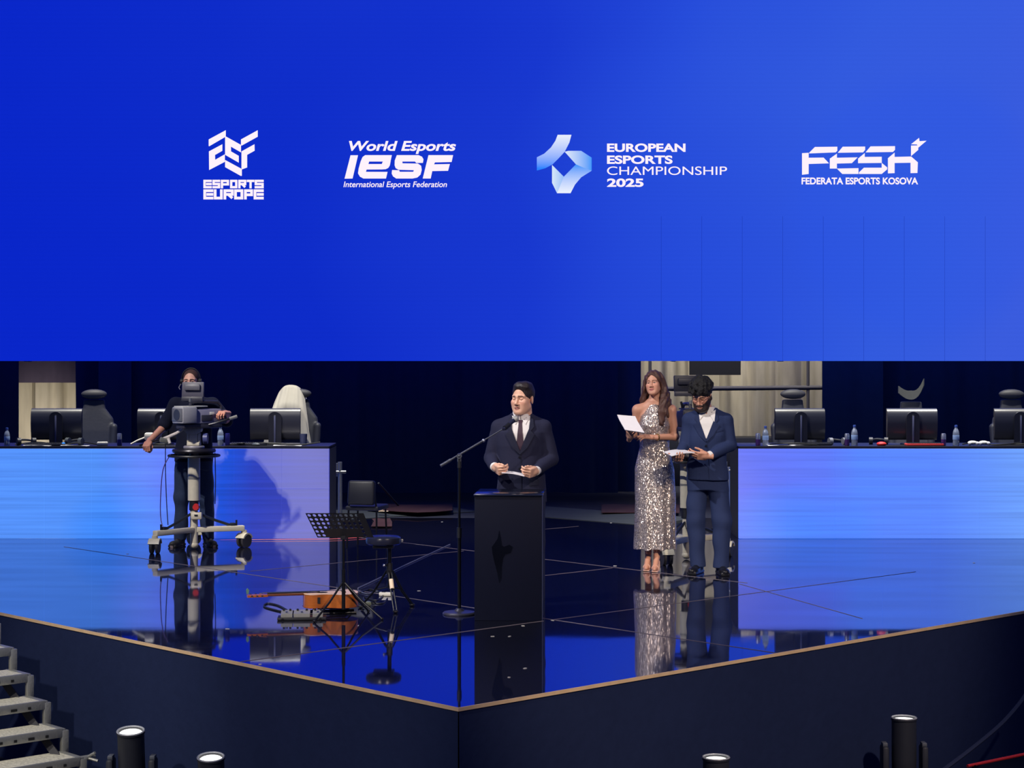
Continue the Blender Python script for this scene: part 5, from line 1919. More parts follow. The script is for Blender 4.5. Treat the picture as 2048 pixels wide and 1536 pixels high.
slab(loop, -0.050, 0.048).build('rim', WOOD_RIM, gt, smooth=40)
slab(loop, 0.046, 0.0505, 0.012).build('soundboard', WOOD_TOP, gt, smooth=40)
slab(loop, -0.0535, -0.049, 0.012).build('back_board', mat('dark_amber_wood', (150, 76, 36), 0.3, scale=14, var=0.25), gt, smooth=40)
mb = MB()
mb.lathe([(0.0, 0.0508), (0.050, 0.0508), (0.050, 0.0515), (0.0, 0.0515)], c=(0.075, 0, 0))
mb.build('sound_hole', MATTE_BLACK, gt)
MB().box((-0.115, 0, 0.055), (0.03, 0.15, 0.010), bev=0.003).build('bridge', mat('ebony', (36, 24, 20), 0.4), gt)
mb = MB()
mb.box((0.39, 0, 0.045), (0.36, 0.050, 0.020), bev=0.006)
mb.build('neck', mat('mahogany', (110, 60, 36), 0.35), gt)
MB().box((0.335, 0, 0.058), (0.47, 0.050, 0.006)).build('fingerboard', mat('ebony', (36, 24, 20)), gt, smooth=0)
mb = MB()
mb.prism([(0.565, 0.027), (0.60, 0.036), (0.745, 0.040), (0.75, 0.0), (0.745, -0.040), (0.60, -0.036), (0.565, -0.027)], 0.016, Matrix.Translation((0, 0, 0.048)) @ Matrix.Rotation(R(90), 4, 'X') @ Matrix.Scale(-1, 4, (0, 1, 0)) @ Matrix.Identity(4))
mb.build('headstock', mat('amber_wood', (178, 98, 42)), gt, smooth=0)
for i in range(3):
    for s in (-1, 1):
        mb = MB()
        mb.cyl((0.62 + 0.045 * i, s * 0.036, 0.045), (0.62 + 0.045 * i, s * 0.062, 0.045), 0.004)
        mb.ell((0.62 + 0.045 * i, s * 0.068, 0.045), (0.009, 0.011, 0.006))
        mb.build('tuning_peg', BLACK, gt)
mb = MB()
for i in range(6):
    y_ = -0.02 + 0.008 * i
    mb.tube([(-0.115, y_ * 1.4, 0.062), (0.57, y_, 0.063), (0.64, y_ * 1.2, 0.056)], 0.0008, 4)
mb.build('strings', CHROME, gt)
MB().box((0.145, 0.1285, 0.005), (0.07, 0.010, 0.045), (0, 0, R(-8))).build('preamp_panel', BLACK, gt, smooth=0)
MB().cyl((-0.245, 0, 0), (-0.262, 0, 0), 0.008).build('strap_button', CHROME, gt)
mb = MB()
mb.prism([(0.0, 0.0), (0.018, 0.0), (0.022, 0.03), (0.010, 0.045), (-0.006, 0.03)], 0.016, Matrix.Translation((0.735, -0.01, 0.055)))
mb.build('clip_tuner', mat('green_grey_plastic', (90, 130, 116), 0.5), gt)

# effect pedals, board, cables
pb = thing('pedalboard', 'small black pedalboard in front of the acoustic guitar', 'pedalboard', (X(604, 13.84), 13.84, 0), R(4))
MB().box((0, 0, 0.012), (0.36, 0.15, 0.020), bev=0.004).build('board', BLACK, pb)
for s in (-1, 1):
    MB().cyl((s * 0.14, -0.078, 0.010), (s * 0.14, 0.078, 0.010), 0.009).build('rail', BLACK_METAL, pb)
PED = mat('silver_pedal', (170, 170, 162), 0.35, 0.5)


def pedal(x, y, w, label, m):
    p = Vector(pb.location) + Matrix.Rotation(R(4), 3, 'Z') @ Vector((x, y, 0.0225))
    t = thing('effect_pedal', label, 'pedal', p, R(4), 'effect pedals')
    mb = MB()
    mb.prism([(-0.05, 0), (0.05, 0), (0.05, 0.042), (-0.05, 0.026)], w, Matrix.Translation((w / 2, 0, 0)) @ Matrix.Rotation(R(90), 4, 'Z'))
    mb.build('housing', m, t, smooth=0)
    for k in (-0.28, 0.28):
        MB().cyl((k * w, 0.028, 0.036), (k * w, 0.028, 0.052), 0.008).build('knob', BLACK, t)
    MB().cyl((0, -0.028, 0.030), (0, -0.028, 0.042), 0.009).build('foot_switch', CHROME, t)


pedal(-0.112, 0, 0.085, 'silver effect pedal at the headstock end of the pedalboard', PED)
pedal(0.0, 0.0, 0.12, 'widest silver effect pedal in the middle of the pedalboard', PED)
pedal(0.118, 0.0, 0.075, 'silver effect pedal at the lectern end of the pedalboard', PED)
ps = thing('power_strip', 'small pale plug strip on the deck beside the stool legs', 'power strip', G(772, 1192), R(-14))
MB().box((0, 0, 0.016), (0.11, 0.045, 0.030), bev=0.006).build('housing', WHITE, ps)
MB().box((-0.02, 0, 0.031), (0.03, 0.03, 0.004)).build('socket', MATTE_BLACK, ps, smooth=0)
adp = G(733, 1212)
ad = thing('plug_adapter', 'grey plug adapter lying between the guitar and the stool', 'adapter', adp, R(30))
MB().box((0, 0, 0.018), (0.07, 0.04, 0.034), bev=0.008).build('housing', mat('grey_green_plastic', (120, 128, 116), 0.5), ad)
MB().tube([(0.03, 0, 0.018), (0.06, 0.01, 0.03), (0.09, 0.02, 0.012)], 0.006).build('cable_end', BLACK, ad)


def floor_cable(name, label, pts, m, r=0.005, group=None):
    cp = []
    P3 = [Vector(p) for p in pts]
    n = len(P3)
    for i in range(n - 1):
        a, b, c, d = P3[max(i - 1, 0)], P3[i], P3[i + 1], P3[min(i + 2, n - 1)]
        for s in range(7):
            t = s / 7
            cp.append(0.5 * ((2 * b) + (-a + c) * t + (2 * a - 5 * b + 4 * c - d) * t * t + (-a + 3 * b - 3 * c + d) * t ** 3))
    cp.append(P3[-1])
    o = MB().tube(cp, r, 6).build(name, m)
    return setp(o, label, 'cable', group)


gz = lambda px, py, z=0.006: G(px, py) + Vector((0, 0, z))
CABLE = mat('black_cable', (20, 21, 26), 0.5)
GREYC = mat('grey_cable', (96, 100, 120), 0.5)
floor_cable('cable', 'black cable coiled on the deck between guitar and stool', [gz(720, 1186), gz(742, 1180), gz(766, 1190), gz(752, 1202), gz(728, 1196), gz(735, 1206), gz(764, 1208), gz(775, 1198)], CABLE, 0.006, 'deck cables')
floor_cable('cable', 'thin grey cable looping just beyond the guitar body', [gz(716, 1183), gz(735, 1189), gz(752, 1184), gz(768, 1187), gz(786, 1191)], GREYC, 0.004, 'deck cables')
floor_cable('cable', 'dark cable running straight back from the guitar towards the rear of the deck', [gz(716, 1178), gz(760, 1157), gz(812, 1131), gz(866, 1106), gz(900, 1090)], GREYC, 0.006, 'deck cables')
floor_cable('cable', 'black cables trailing from the pedalboard under the guitar neck', [gz(575, 1222), gz(556, 1212), gz(535, 1208), gz(528, 1214), gz(545, 1220), gz(570, 1226)], CABLE, 0.006, 'deck cables')
floor_cable('cable', 'red cable along the foot of the left desk front', [P(440, 1081, 19.8) * 1.0, gz(520, 1081), gz(600, 1080.3), gz(662, 1079.8), gz(735, 1076)], mat('red_cable', (176, 62, 66), 0.5), 0.008, 'deck cables')
floor_cable('cable', 'pale taped cable leading from the red cable to behind the stool', [gz(745, 1076), gz(775, 1078), gz(806, 1081)], mat('cream_cable', (190, 178, 160), 0.6), 0.007, 'deck cables')
for o in bpy.data.objects:
    if o.name.startswith('cable') and o.parent is None and o.get('label', '').startswith('red cable'):
        for v in o.data.vertices:
            v.co.z = max(v.co.z, 0.0085) if v.co.z < 0.008 else v.co.z

# folding guitar stand under the guitar
gs = thing('guitar_stand', 'low black folding stand under the acoustic guitar', 'stand', (X(661, 14.2), 14.2, 0), R(-168))
for s in (-1, 1):
    MB().tube([(0.34, s * 0.09, 0.0066), (0.0, s * 0.08, 0.0066), (-0.19, s * 0.07, 0.0066)], 0.0065).build('leg', BLACK_METAL, gs)
    MB().tube([(0.13, s * 0.083, 0.008), (0.10, s * 0.07, 0.042), (-0.12, s * 0.07, 0.042), (-0.15, s * 0.073, 0.008)], 0.0065).build('cradle', BLACK_METAL, gs)
MB().tube([(0.34, -0.09, 0.0066), (0.36, 0, 0.0066), (0.34, 0.09, 0.0066)], 0.0065).build('cross_bar', BLACK_METAL, gs)
# ---------------------------------------------------------------- broadcast cameras on pedestals
def make_pedestal(label, loc, rotz, group):
    t = thing('camera_pedestal', label, 'pedestal', loc, rotz, group)
    CR = CREAM
    MB().cyl((0, 0, 0.50), (0, 0, 0.93), 0.062, seg=28).build('upper_column', CR, t)
    MB().cyl((0, 0, 0.715), (0, 0, 0.735), 0.0635, seg=28).build('column_band', mat('grey_band', (120, 120, 118), 0.5), t)
    MB().cyl((0, 0, 0.40), (0, 0, 0.50), 0.050, seg=24).build('dark_collar', BLACK, t)
    mb = MB()
    mb.cyl((0, 0, 0.035), (0, 0, 0.405), 0.040, seg=24)
    mb.ell((0, 0, 0.045), (0.046, 0.046, 0.040))
    mb.build('lower_column', CR, t)
    mb = MB()
    mb.box((0.035, -0.05, 0.345), (0.115, 0.06, 0.075), bev=0.018)
    mb.build('valve_block', CR, t)
    MB().box((0.035, -0.082, 0.352), (0.035, 0.006, 0.018), bev=0.002).build('gauge', BLACK, t)
    mb = MB()
    mb.cyl((0.03, -0.045, 0.435), (0.03, -0.085, 0.435), 0.035, 0.030, 20)
    mb.build('red_knob', RED, t)
    mb = MB()
    mb.tube([(0.255 * math.cos(a), 0.255 * math.sin(a), 0.955) for a in [2 * math.pi * i / 40 for i in range(40)]], 0.013, 8, True)
    for k in range(3):
        a = 2 * math.pi * k / 3 + 0.4
        mb.cyl((0.05 * math.cos(a), 0.05 * math.sin(a), 0.955), (0.25 * math.cos(a), 0.25 * math.sin(a), 0.955), 0.009)
    mb.build('steering_ring', BLACK, t)
    mb = MB()
    mb.lathe([(0.0, 0.985), (0.215, 0.988), (0.222, 1.005), (0.215, 1.022), (0.0, 1.03)], seg=40)
    mb.build('top_plate', mat('dark_plate', (38, 36, 44), 0.35, 0.3), t)
    mb = MB()
    mb.lathe([(0.0, 1.028), (0.105, 1.030), (0.108, 1.045), (0.100, 1.056), (0.0, 1.058)], seg=32)
    mb.build('head_ring', mat('pale_ring', (176, 172, 178), 0.35, 0.4), t)
    MB().cyl((0, 0, 0.92), (0, 0, 0.99), 0.045).build('ram', BLACK, t)
    # dolly: three arms, three castors, three braces
    for ang in (22, 232, 100):
        L = 0.50
        a = R(ang)
        c_, s_ = math.cos(a), math.sin(a)
        Mr = Matrix.Rotation(a, 3, 'Z')
        M4 = Matrix.Rotation(a, 4, 'Z')
        mb = MB()
        mb.box(Mr @ Vector((L / 2 + 0.02, 0, 0.200)), (L, 0.075, 0.055), Mr, bev=0.010)
        mb.build('dolly_arm', CR, t)
        mb = MB()
        mb.tube([(c_ * 0.05, s_ * 0.05, 0.36), (c_ * 0.22, s_ * 0.22, 0.29), (c_ * 0.40, s_ * 0.40, 0.225)], 0.014)
        mb.box((c_ * 0.40, s_ * 0.40, 0.240), (0.05, 0.05, 0.035), Mr, bev=0.006)
        mb.build('brace', mat('dark_brace', (44, 50, 60), 0.4, 0.4), t)
        w = bpy.data.objects.new('castor', None)
        COL.objects.link(w)
        w.parent = t
        w.location = (c_ * (L + 0.02), s_ * (L + 0.02), 0)
        w.rotation_euler = (0, 0, a + R(35))
        for y in (-0.03, 0.03):
            mb = MB()
            mb.cyl((0, y - 0.014, 0.070), (0, y + 0.014, 0.070), 0.070, seg=24)
            mb.build('wheel', mat('dark_rubber', (40, 38, 44), 0.7), w)
        mb = MB()
        pr = [(0.078 * math.cos(b), 0.070 + 0.078 * math.sin(b)) for b in [R(20) + R(140) * i / 10 for i in range(11)]]
        pr += [(0.060 * math.cos(b), 0.070 + 0.060 * math.sin(b)) for b in [R(160) - R(140) * i / 10 for i in range(11)]]
        pr = [(x, z + 0.004) for x, z in pr]
        mb.prism(pr, 0.112, Matrix.Translation((0, -0.056, 0)))
        mb.build('wheel_guard', CR, w)
        MB().cyl((0, 0, 0.140), (0, 0, 0.178), 0.030).build('swivel', CR, w)
        MB().cyl((c_ * 0.44, s_ * 0.44, 0.225), (c_ * 0.44, s_ * 0.44, 0.285), 0.010).build('brake_pin', BLACK, t)
    # pan head with cream yoke
    mb = MB()
    mb.box((0, 0, 1.130), (0.085, 0.10, 0.14), bev=0.012)
    for s in (-1, 1):
        mb.box((s * 0.055, 0, 1.12), (0.022, 0.085, 0.125), bev=0.006)
    mb.box((0, 0, 1.075), (0.13, 0.12, 0.035), bev=0.008)
    mb.build('pan_head', CR, t)
    mb = MB()
    mb.prism([(-0.095, 1.235), (0.085, 1.235), (0.075, 1.200), (0.040, 1.175), (-0.060, 1.175), (-0.085, 1.205)], 0.13, Matrix.Translation((0, -0.065, 0)))
    mb.build('wedge_plate', CR, t, smooth=0)
    MB().cyl((0.095, 0, 1.13), (0.14, 0, 1.13), 0.055, seg=24).build('drag_drum', mat('blue_grey_drum', (70, 76, 130), 0.4), t)
    return t


def make_camera(label, loc, rotz, group):
    t = thing('broadcast_camera', label, 'camera', loc, rotz, group)
    # local: lens towards -y, origin under the middle of the base plate
    GREY = mat('camera_grey', (168, 168, 174), 0.4)
    DK = mat('camera_dark', (52, 52, 64), 0.45)
    mb = MB()
    mb.box((0, -0.155, 0.135), (0.205, 0.17, 0.165), bev=0.012)
    mb.build('lens_housing', GREY, t)
    mb = MB()
    mb.box((0, -0.243, 0.140), (0.185, 0.012, 0.130), bev=0.006)
    mb.build('lens_hood', mat('hood_grey', (108, 110, 118), 0.35), t)
    mb = MB()
    mb.cyl((0, -0.250, 0.140), (0, -0.2515, 0.140), 0.056, seg=28)
    mb.build('front_glass', mat('lens_glass', (60, 66, 84), 0.15), t)
    mb = MB()
    mb.box((0, -0.08, 0.222), (0.165, 0.30, 0.012), bev=0.004)
    mb.build('top_cover', mat('pale_cover', (206, 206, 196), 0.4), t)
    mb = MB()
    mb.box((0, 0.085, 0.120), (0.155, 0.31, 0.150), bev=0.014)
    mb.build('body', mat('camera_violet_grey', (140, 138, 162), 0.4), t)
    mb = MB()
    mb.box((0.080, 0.06, 0.105), (0.014, 0.13, 0.060), bev=0.004)
    mb.build('side_panel', DK, t)
    MB().box((0.0885, 0.115, 0.150), (0.006, 0.055, 0.030), bev=0.002).build('side_label', WHITE, t)
    mb = MB()
    mb.box((0, 0.275, 0.115), (0.14, 0.075, 0.14), bev=0.01)
    mb.build('rear_adapter', DK, t)
    mb = MB()
    mb.box((0, 0.02, 0.022), (0.15, 0.46, 0.044), bev=0.008)
    mb.build('base_plate', DK, t)
    mb = MB()
    mb.tube([(0, -0.09, 0.225), (0, -0.085, 0.262), (0, 0.0, 0.272), (0, 0.24, 0.262), (0, 0.285, 0.225), (0, 0.29, 0.185)], 0.017)
    mb.build('carry_handle', DK, t)
    MB().cyl((0, -0.09, 0.27), (0, -0.09, 0.305), 0.014).build('handle_knob', GREY_METAL, t)
    mb = MB()
    mb.tube([(-0.06, -0.02, 0.225), (-0.07, -0.02, 0.26), (-0.075, -0.01, 0.29)], 0.012)
    mb.build('viewfinder_arm', BLACK_METAL, t)
    for k, (z, y) in enumerate(((0.09, 0.315), (0.14, 0.315))):
        MB().cyl((0.02, y, z), (0.02, y + 0.05, z), 0.012).build('connector', BLACK, t)
    return t


PC = Vector((X(388, 18.9), 18.9, 0))
ped = make_pedestal('cream camera pedestal with dark steering ring before the left desk', PC, 0, 'camera pedestals')
cam1 = make_camera('grey broadcast camera with box lens operated before the left desk', PC + Vector((0.04, -0.02, 1.236)), R(-47), 'broadcast cameras')
# viewfinder of the operated camera, turned with its back to us
vf = bpy.data.objects.new('viewfinder', None)
COL.objects.link(vf)
vf.parent = cam1
vf.location = (-0.075, -0.01, 0.270)
vf.scale = (1.12, 1.0, 1.05)
vf.rotation_euler = (R(-8), 0, R(42))
mb = MB()
mb.box((0, 0, 0.115), (0.205, 0.030, 0.150), bev=0.008)
mb.build('monitor_shell', mat('viewfinder_grey', (86, 84, 98), 0.45), vf)
mb = MB()
mb.box((0, -0.030, 0.135), (0.145, 0.032, 0.060), bev=0.010)
mb.build('rear_bulge', mat('viewfinder_bulge', (98, 97, 106), 0.4), vf)
MB().box((0, -0.018, 0.022), (0.20, 0.028, 0.044), bev=0.006).build('tilt_bracket', mat('camera_dark', (52, 52, 64)), vf)
# pan bar reaching back to the operator's hand, with the lens control at its end
h0, h1, h2, h3 = P(368, 857, 18.86) - PC, P(327, 877, 18.90) - PC, P(318, 880, 18.92) - PC, P(297, 886, 18.99) - PC
mb = MB()
mb.tube([h0, h0.lerp(h1, 0.35) + Vector((0, 0, -0.012)), h0.lerp(h1, 0.75) + Vector((0, 0, -0.008)), h1], [0.014, 0.017, 0.017, 0.014], 10)
mb.build('pan_bar', mat('pale_bar', (224, 214, 206), 0.4), ped)
MB().tube([h1, h2, h3, h3 + (h3 - h2) * 0.8], 0.013, 10).build('pan_bar_grip', BLACK, ped)
mb = MB()
mb.box(h1 + Vector((0.01, -0.03, -0.02)), (0.085, 0.06, 0.05), (0.2, 0.3, 0.4), bev=0.012)
mb.build('zoom_control', mat('grey_green_control', (122, 124, 116), 0.5), ped)
mb = MB()
mb.cyl(h1 + Vector((0.055, -0.03, 0.0)), h1 + Vector((0.075, -0.05, -0.05)), 0.018, 0.014)
mb.build('zoom_lever', mat('pale_bar', (224, 214, 206)), ped)
lw_ = P(432, 846, 18.88) - PC
rw_ = P(470, 834, 18.96) - PC
mb = MB()
mb.tube([P(408, 852, 18.9) - PC, lw_, rw_], 0.012)
mb.build('pan_bar', BLACK_METAL, ped)
mb = MB()
mb.cyl(rw_.lerp(lw_, 0.30), rw_.lerp(lw_, -0.10), 0.017)
mb.build('pan_bar_grip', mat('silver_grip', (160, 158, 150), 0.4, 0.4), ped)
# cables hanging from the camera head
for nm, lab, pts, m in (
        ('cable', 'dark cable drooping from the zoom control to the dolly', [P(331, 886, 18.86), P(331, 940, 18.82), P(333, 1000, 18.80), P(336, 1050, 18.74)], CABLE),
        ('cable', 'purple cable looping from the steering ring down to the dolly', [P(341, 909, 18.84), P(326, 940, 18.80), P(321, 1000, 18.76), P(322, 1040, 18.72), P(330, 1064, 18.66)], mat('purple_cable', (70, 40, 120), 0.5)),
        ('cable', 'short dark cable hanging right of the steering ring', [P(430, 906, 18.90), P(431, 960, 18.92), P(430, 1008, 18.92)], CABLE)):
    floor_cable(nm, lab, pts, m, 0.005, 'camera cables')

PC2 = Vector((X(1373, 17.95), 17.95, 0))
ped2 = copy_thing(ped, PC2, R(12), 'cream camera pedestal standing behind the two hosts')
for o in list(ped2.children):
    if o.name.startswith(('pan_bar', 'zoom_')):
        bpy.data.objects.remove(o)
cam2 = copy_thing(cam1, PC2 + Vector((0.02, 0, 1.236)), R(6), 'dark broadcast camera behind the bearded host, partly hidden')
DKC = mat('camera_black', (26, 28, 44), 0.5)
for o in list(cam2.children):
    if o.type == 'EMPTY':
        o.location = (-0.03, 0.0, 0.345)
        o.rotation_euler = (0, 0, 0)
    for q in [o] + list(o.children):
        if q.type == 'MESH' and q.name.split('.')[0] in ('lens_housing', 'body', 'top_cover', 'lens_hood', 'monitor_shell', 'rear_bulge'):
            q.data = q.data.copy()
            q.data.materials.clear()
            q.data.materials.append(DKC)

# ---------------------------------------------------------------- monitors, chairs and clutter at the desks
TZ = 0.9995


def make_monitor(label, loc, rotz):
    t = thing('monitor', label, 'monitor', loc, rotz, 'desk monitors')
    MB().lathe([(0.0, 0.0), (0.125, 0.0), (0.125, 0.008), (0.115, 0.014), (0.0, 0.016)], seg=32).build('base', BLACK, t)
    mb = MB()
    pr = [(0.020, 0.050), (0.020, 0.395), (0.012, 0.396), (-0.010, 0.392), (-0.036, 0.368), (-0.051, 0.338), (-0.057, 0.300), (-0.058, 0.220), (-0.048, 0.150), (-0.034, 0.085), (-0.006, 0.050)]
    mb.prism(pr, 0.55, Matrix.Translation((-0.275, 0, 0)) @ Matrix.Rotation(R(90), 4, 'Z') @ Matrix.Scale(-1, 4, (0, 1, 0)))
    mb.build('housing', mat('monitor_grey', (44, 45, 56), 0.33, var=0.04, spec=0.9), t, smooth=40)
    MB().box((0, 0.0215, 0.225), (0.535, 0.004, 0.325)).build('screen', mat('dark_screen', (12, 14, 20), 0.15), t, smooth=0)
    mb = MB()
    ar = [(-0.070, 0.012)] + [(0.070 * math.cos(R(180) - R(180) * i / 14), 0.300 + 0.060 * math.sin(R(180) * i / 14)) for i in range(15)] + [(0.070, 0.012)]
    mb.prism(ar, 0.030, Matrix.Translation((0, -0.085, 0)))
    mb.build('stand_arch', mat('monitor_dark', (26, 28, 44), 0.45), t, smooth=30)
    MB().box((0.0, -0.090, 0.165), (0.020, 0.012, 0.30), bev=0.004).build('stand_spine', mat('spine_grey', (84, 88, 120), 0.35), t)
    MB().cyl((0, -0.095, 0.315), (0, -0.086, 0.315), 0.010).build('logo_button', GREY_METAL, t)
    return t


def at_desk(px, d):
    return Vector((X(px, d), d, TZ))


mons = [(114, 20.42, 4, 'dark monitor nearest the left edge with pale light along its top'), (326, 20.42, -4, 'monitor half hidden behind the camera operator'),
        (551, 20.42, 2, 'monitor with the white draped chair behind it'), (1599, 20.42, 3, 'monitor nearest the bearded host on the right desk'),
        (1823, 20.42, 0, 'middle monitor of the right desk behind the red keyboard'), (2038, 20.42, -2, 'monitor cut off at the right edge')]
mon0 = None
for px, d, rz, lab in mons:
    if mon0 is None:
        mon0 = make_monitor(lab, at_desk(px, d), R(rz))
    else:
        copy_thing(mon0, at_desk(px, d), R(rz), lab)


def make_chair(label, loc, rotz):
    t = thing('gaming_chair', label, 'chair', loc, rotz, 'chairs behind the desks')
    FAB = mat('chair_grey_black', (40, 42, 54), 0.6, bump=0.1)
    mb = MB()
    for k in range(5):
        a = 2 * math.pi * k / 5 + 0.3
        mb.tube([(0, 0, 0.11), (0.30 * math.cos(a), 0.30 * math.sin(a), 0.07)], [0.030, 0.018])
    mb.build('star_base', BLACK, t)
    for k in range(5):
        a = 2 * math.pi * k / 5 + 0.3
        MB().cyl((0.30 * math.cos(a) - 0.02, 0.30 * math.sin(a), 0.032), (0.30 * math.cos(a) + 0.02, 0.30 * math.sin(a), 0.032), 0.032).build('castor', BLACK, t)
    MB().cyl((0, 0, 0.10), (0, 0, 0.56), 0.030).build('gas_lift', BLACK_METAL, t)
    MB().box((0, -0.02, 0.61), (0.50, 0.50, 0.10), bev=0.035, seg=3).build('seat', FAB, t)
    S_ = SDF((-0.32, 0.05, 0.60), (0.32, 0.45, 1.62), 0.012)
    S_.add(stack([(0.66, 0.20, 0.05, 0, 0.23), (0.85, 0.22, 0.055, 0, 0.24), (1.10, 0.245, 0.055, 0, 0.27), (1.24, 0.22, 0.05, 0, 0.29), (1.36, 0.13, 0.045, 0, 0.305), (1.46, 0.12, 0.04, 0, 0.315)], 3.2), 0)
    for s in (-1, 1):
        S_.add(cap((s * 0.21, 0.19, 0.75), (s * 0.235, 0.22, 1.14), 0.035, 0.040), 0.03)
    v, q = S_.mesh()
    link_mesh('backrest', np_mesh('backrest', v, q), FAB, t)
    mb = MB()
    mb.ell((0, 0.285, 1.525), (0.150, 0.060, 0.058), (R(18), 0, 0), 24, 14)
    mb.build('headrest', mat('headrest_grey', (52, 52, 60), 0.6, bump=0.1), t)
    for s in (-1, 1):
        mb = MB()
        mb.box((s * 0.30, -0.02, 0.86), (0.08, 0.26, 0.03), bev=0.012)
        mb.box((s * 0.285, 0.0, 0.73), (0.03, 0.06, 0.24), bev=0.008)
        mb.build('armrest', BLACK, t)
    return t


ch0 = make_chair('dark gaming chair seen right of the leftmost monitor', (X(184, 21.5), 21.5, 0), R(8))
copy_thing(ch0, (X(590, 21.9), 21.9, 0), R(-3), 'gaming chair under the white draped cloth')
copy_thing(ch0, (X(1596, 21.55), 21.55, 0), R(3), 'gaming chair behind the monitor nearest the bearded host')
wing = copy_thing(ch0, (X(1824, 21.35), 21.35, -0.02), R(-10), 'gaming chair with a curved winged headrest behind the middle right monitor')
copy_thing(ch0, (X(2036, 21.5), 21.5, 0), R(0), 'gaming chair behind the monitor at the right edge')
for o in list(wing.children):
    if o.name.startswith('headrest'):
        mb = MB()
        rows_h = []
        for j in range(4):
            rows_h.append([(0.030 * i, 0.27 - 0.0012 * i * i, 1.485 + 0.035 * j * (1 - 0.04 * abs(i)) + 0.0030 * i * i + (0.0035 * i * i * i / 5 if i > 0 else 0)) for i in range(-5, 6)])
        mb.sheet(rows_h, 0.030)
        bpy.data.objects.remove(o)
        mb.build('headrest', mat('winged_grey', (74, 76, 76), 0.6), wing)

# white cloth over a chair
mb = MB()
rows_c = []
for i in range(25):
    u = -1 + 2 * i / 24.0
    row = []
    for j in range(22):
        v = j / 21.0
        if v < 0.30:                                # falls down the back
            k = 1 - v / 0.30
            y, drop, spread = 0.17, 0.55 * k, 0.10 * k
        else:
            k = (v - 0.30) / 0.70
            y, drop, spread = -0.03 - 0.17 * min(1, k * 2.2) - 0.03 * k, 0.62 * k ** 1.15, 0.15 * k
        w = 0.165 + spread
        x = u * w + 0.02
        z = 1.655 - 0.17 * abs(u) ** 2.6 - drop - (0.20 * max(0, u - 0.8) * 5 * k if v >= 0.30 else 0)
        y += 0.012 * math.sin(9 * u + 3 * k) * (0.4 + k) + 0.008 * math.sin(21 * u + 5 * v)
        row.append((x, y, z))
    rows_c.append(row)
mb.sheet(rows_c, 0.004)
o = mb.build('white_cloth', mat('white_cloth', (176, 171, 160), 0.9, var=0.06, scale=12), smooth=70)
o.location = (X(573, 21.9), 21.9 + 0.27, -0.01)
setp(o, 'white cloth draped over a chair behind the left desk', 'cloth')

CLEAR = mat('clear_plastic', (190, 205, 235), 0.15, trans=0.6, spec=0.6)
BLUE_CAP = mat('blue_cap', (70, 100, 190), 0.4)


def make_bottle(label, loc, s=1.0):
    t = thing('water_bottle', label, 'bottle', loc, 0, 'water bottles')
    t.scale = (s, s, s)
    MB().lathe([(0.0, 0.0), (0.030, 0.0), (0.033, 0.008), (0.031, 0.05), (0.033, 0.09), (0.033, 0.13), (0.026, 0.158), (0.014, 0.180), (0.013, 0.195), (0.0, 0.195)], seg=20).build('bottle_body', CLEAR, t)
    MB().lathe([(0.0335, 0.062), (0.0340, 0.064), (0.0340, 0.108), (0.0335, 0.110)], seg=20).build('paper_label', mat('pale_blue_label', (150, 180, 230), 0.6), t)
    MB().lathe([(0.0, 0.192), (0.0155, 0.192), (0.0155, 0.212), (0.0, 0.214)], seg=16).build('cap', BLUE_CAP, t)
    return t


b0_ = make_bottle('water bottle at the far left end of the left desk', at_desk(14, 20.08), 0.92)
for px, lab, s in ((441, 'water bottle right of the camera operator', 1.0), (1531, 'water bottle at the host end of the right desk', 1.0), (1709, 'water bottle between the two full monitors of the right desk', 1.05), (1912, 'water bottle left of the white game controllers', 1.05)):
    c = copy_thing(b0_, at_desk(px, 20.10), 0, lab)
    c.scale = (s, s, s)


def make_can(label, loc, body, top):
    t = thing('drink_can', label, 'can', loc, 0, 'drink cans')
    MB().lathe([(0.0, 0.0), (0.022, 0.0), (0.0265, 0.006), (0.0265, 0.070), (0.0265, 0.070)], seg=20).build('lower_can', body, t)
    MB().lathe([(0.0266, 0.069), (0.0266, 0.120), (0.0225, 0.130), (0.0225, 0.133), (0.0, 0.131)], seg=20).build('upper_can', top, t)
    return t


NAVY_CAN = mat('navy_can', (40, 40, 120), 0.3, 0.5)
SILV_CAN = mat('silver_can', (190, 194, 206), 0.25, 0.8)
PURP_CAN = mat('purple_can', (84, 50, 120), 0.35, 0.4)
make_can('slim navy and silver can on the left desk left of the operator', at_desk(239, 20.10), NAVY_CAN, SILV_CAN)
make_can('slim dark can beside the bottle right of the operator', at_desk(455, 20.14), NAVY_CAN, NAVY_CAN)
make_can('slim purple can beside the bottle at the host end', at_desk(1516, 20.12), PURP_CAN, SILV_CAN)
make_can('slim purple and silver can left of the bottle between the monitors', at_desk(1694, 20.10), PURP_CAN, SILV_CAN)
make_can('slim silver and violet can left of the bottle by the controllers', at_desk(1887, 20.10), PURP_CAN, SILV_CAN)


def simple(name, label, cat, loc, fn, m, rotz=0, group=None):
    mb = MB()
    fn(mb)
    o = mb.build(name, m)
    o.location = loc
    o.rotation_euler = (0, 0, rotz)
    return setp(o, label, cat, group)


def mouse_fn(mb):
    mb.ell((0, 0, 0.014), (0.030, 0.055, 0.020), None, 18, 12)


def paper_fn(mb):
    mb.sheet([[(-0.15 + 0.1 * i, -0.05 + 0.05 * j, 0.004 + 0.004 * math.sin(i * 1.3 + j)) for j in range(3)] for i in range(4)], 0.002)


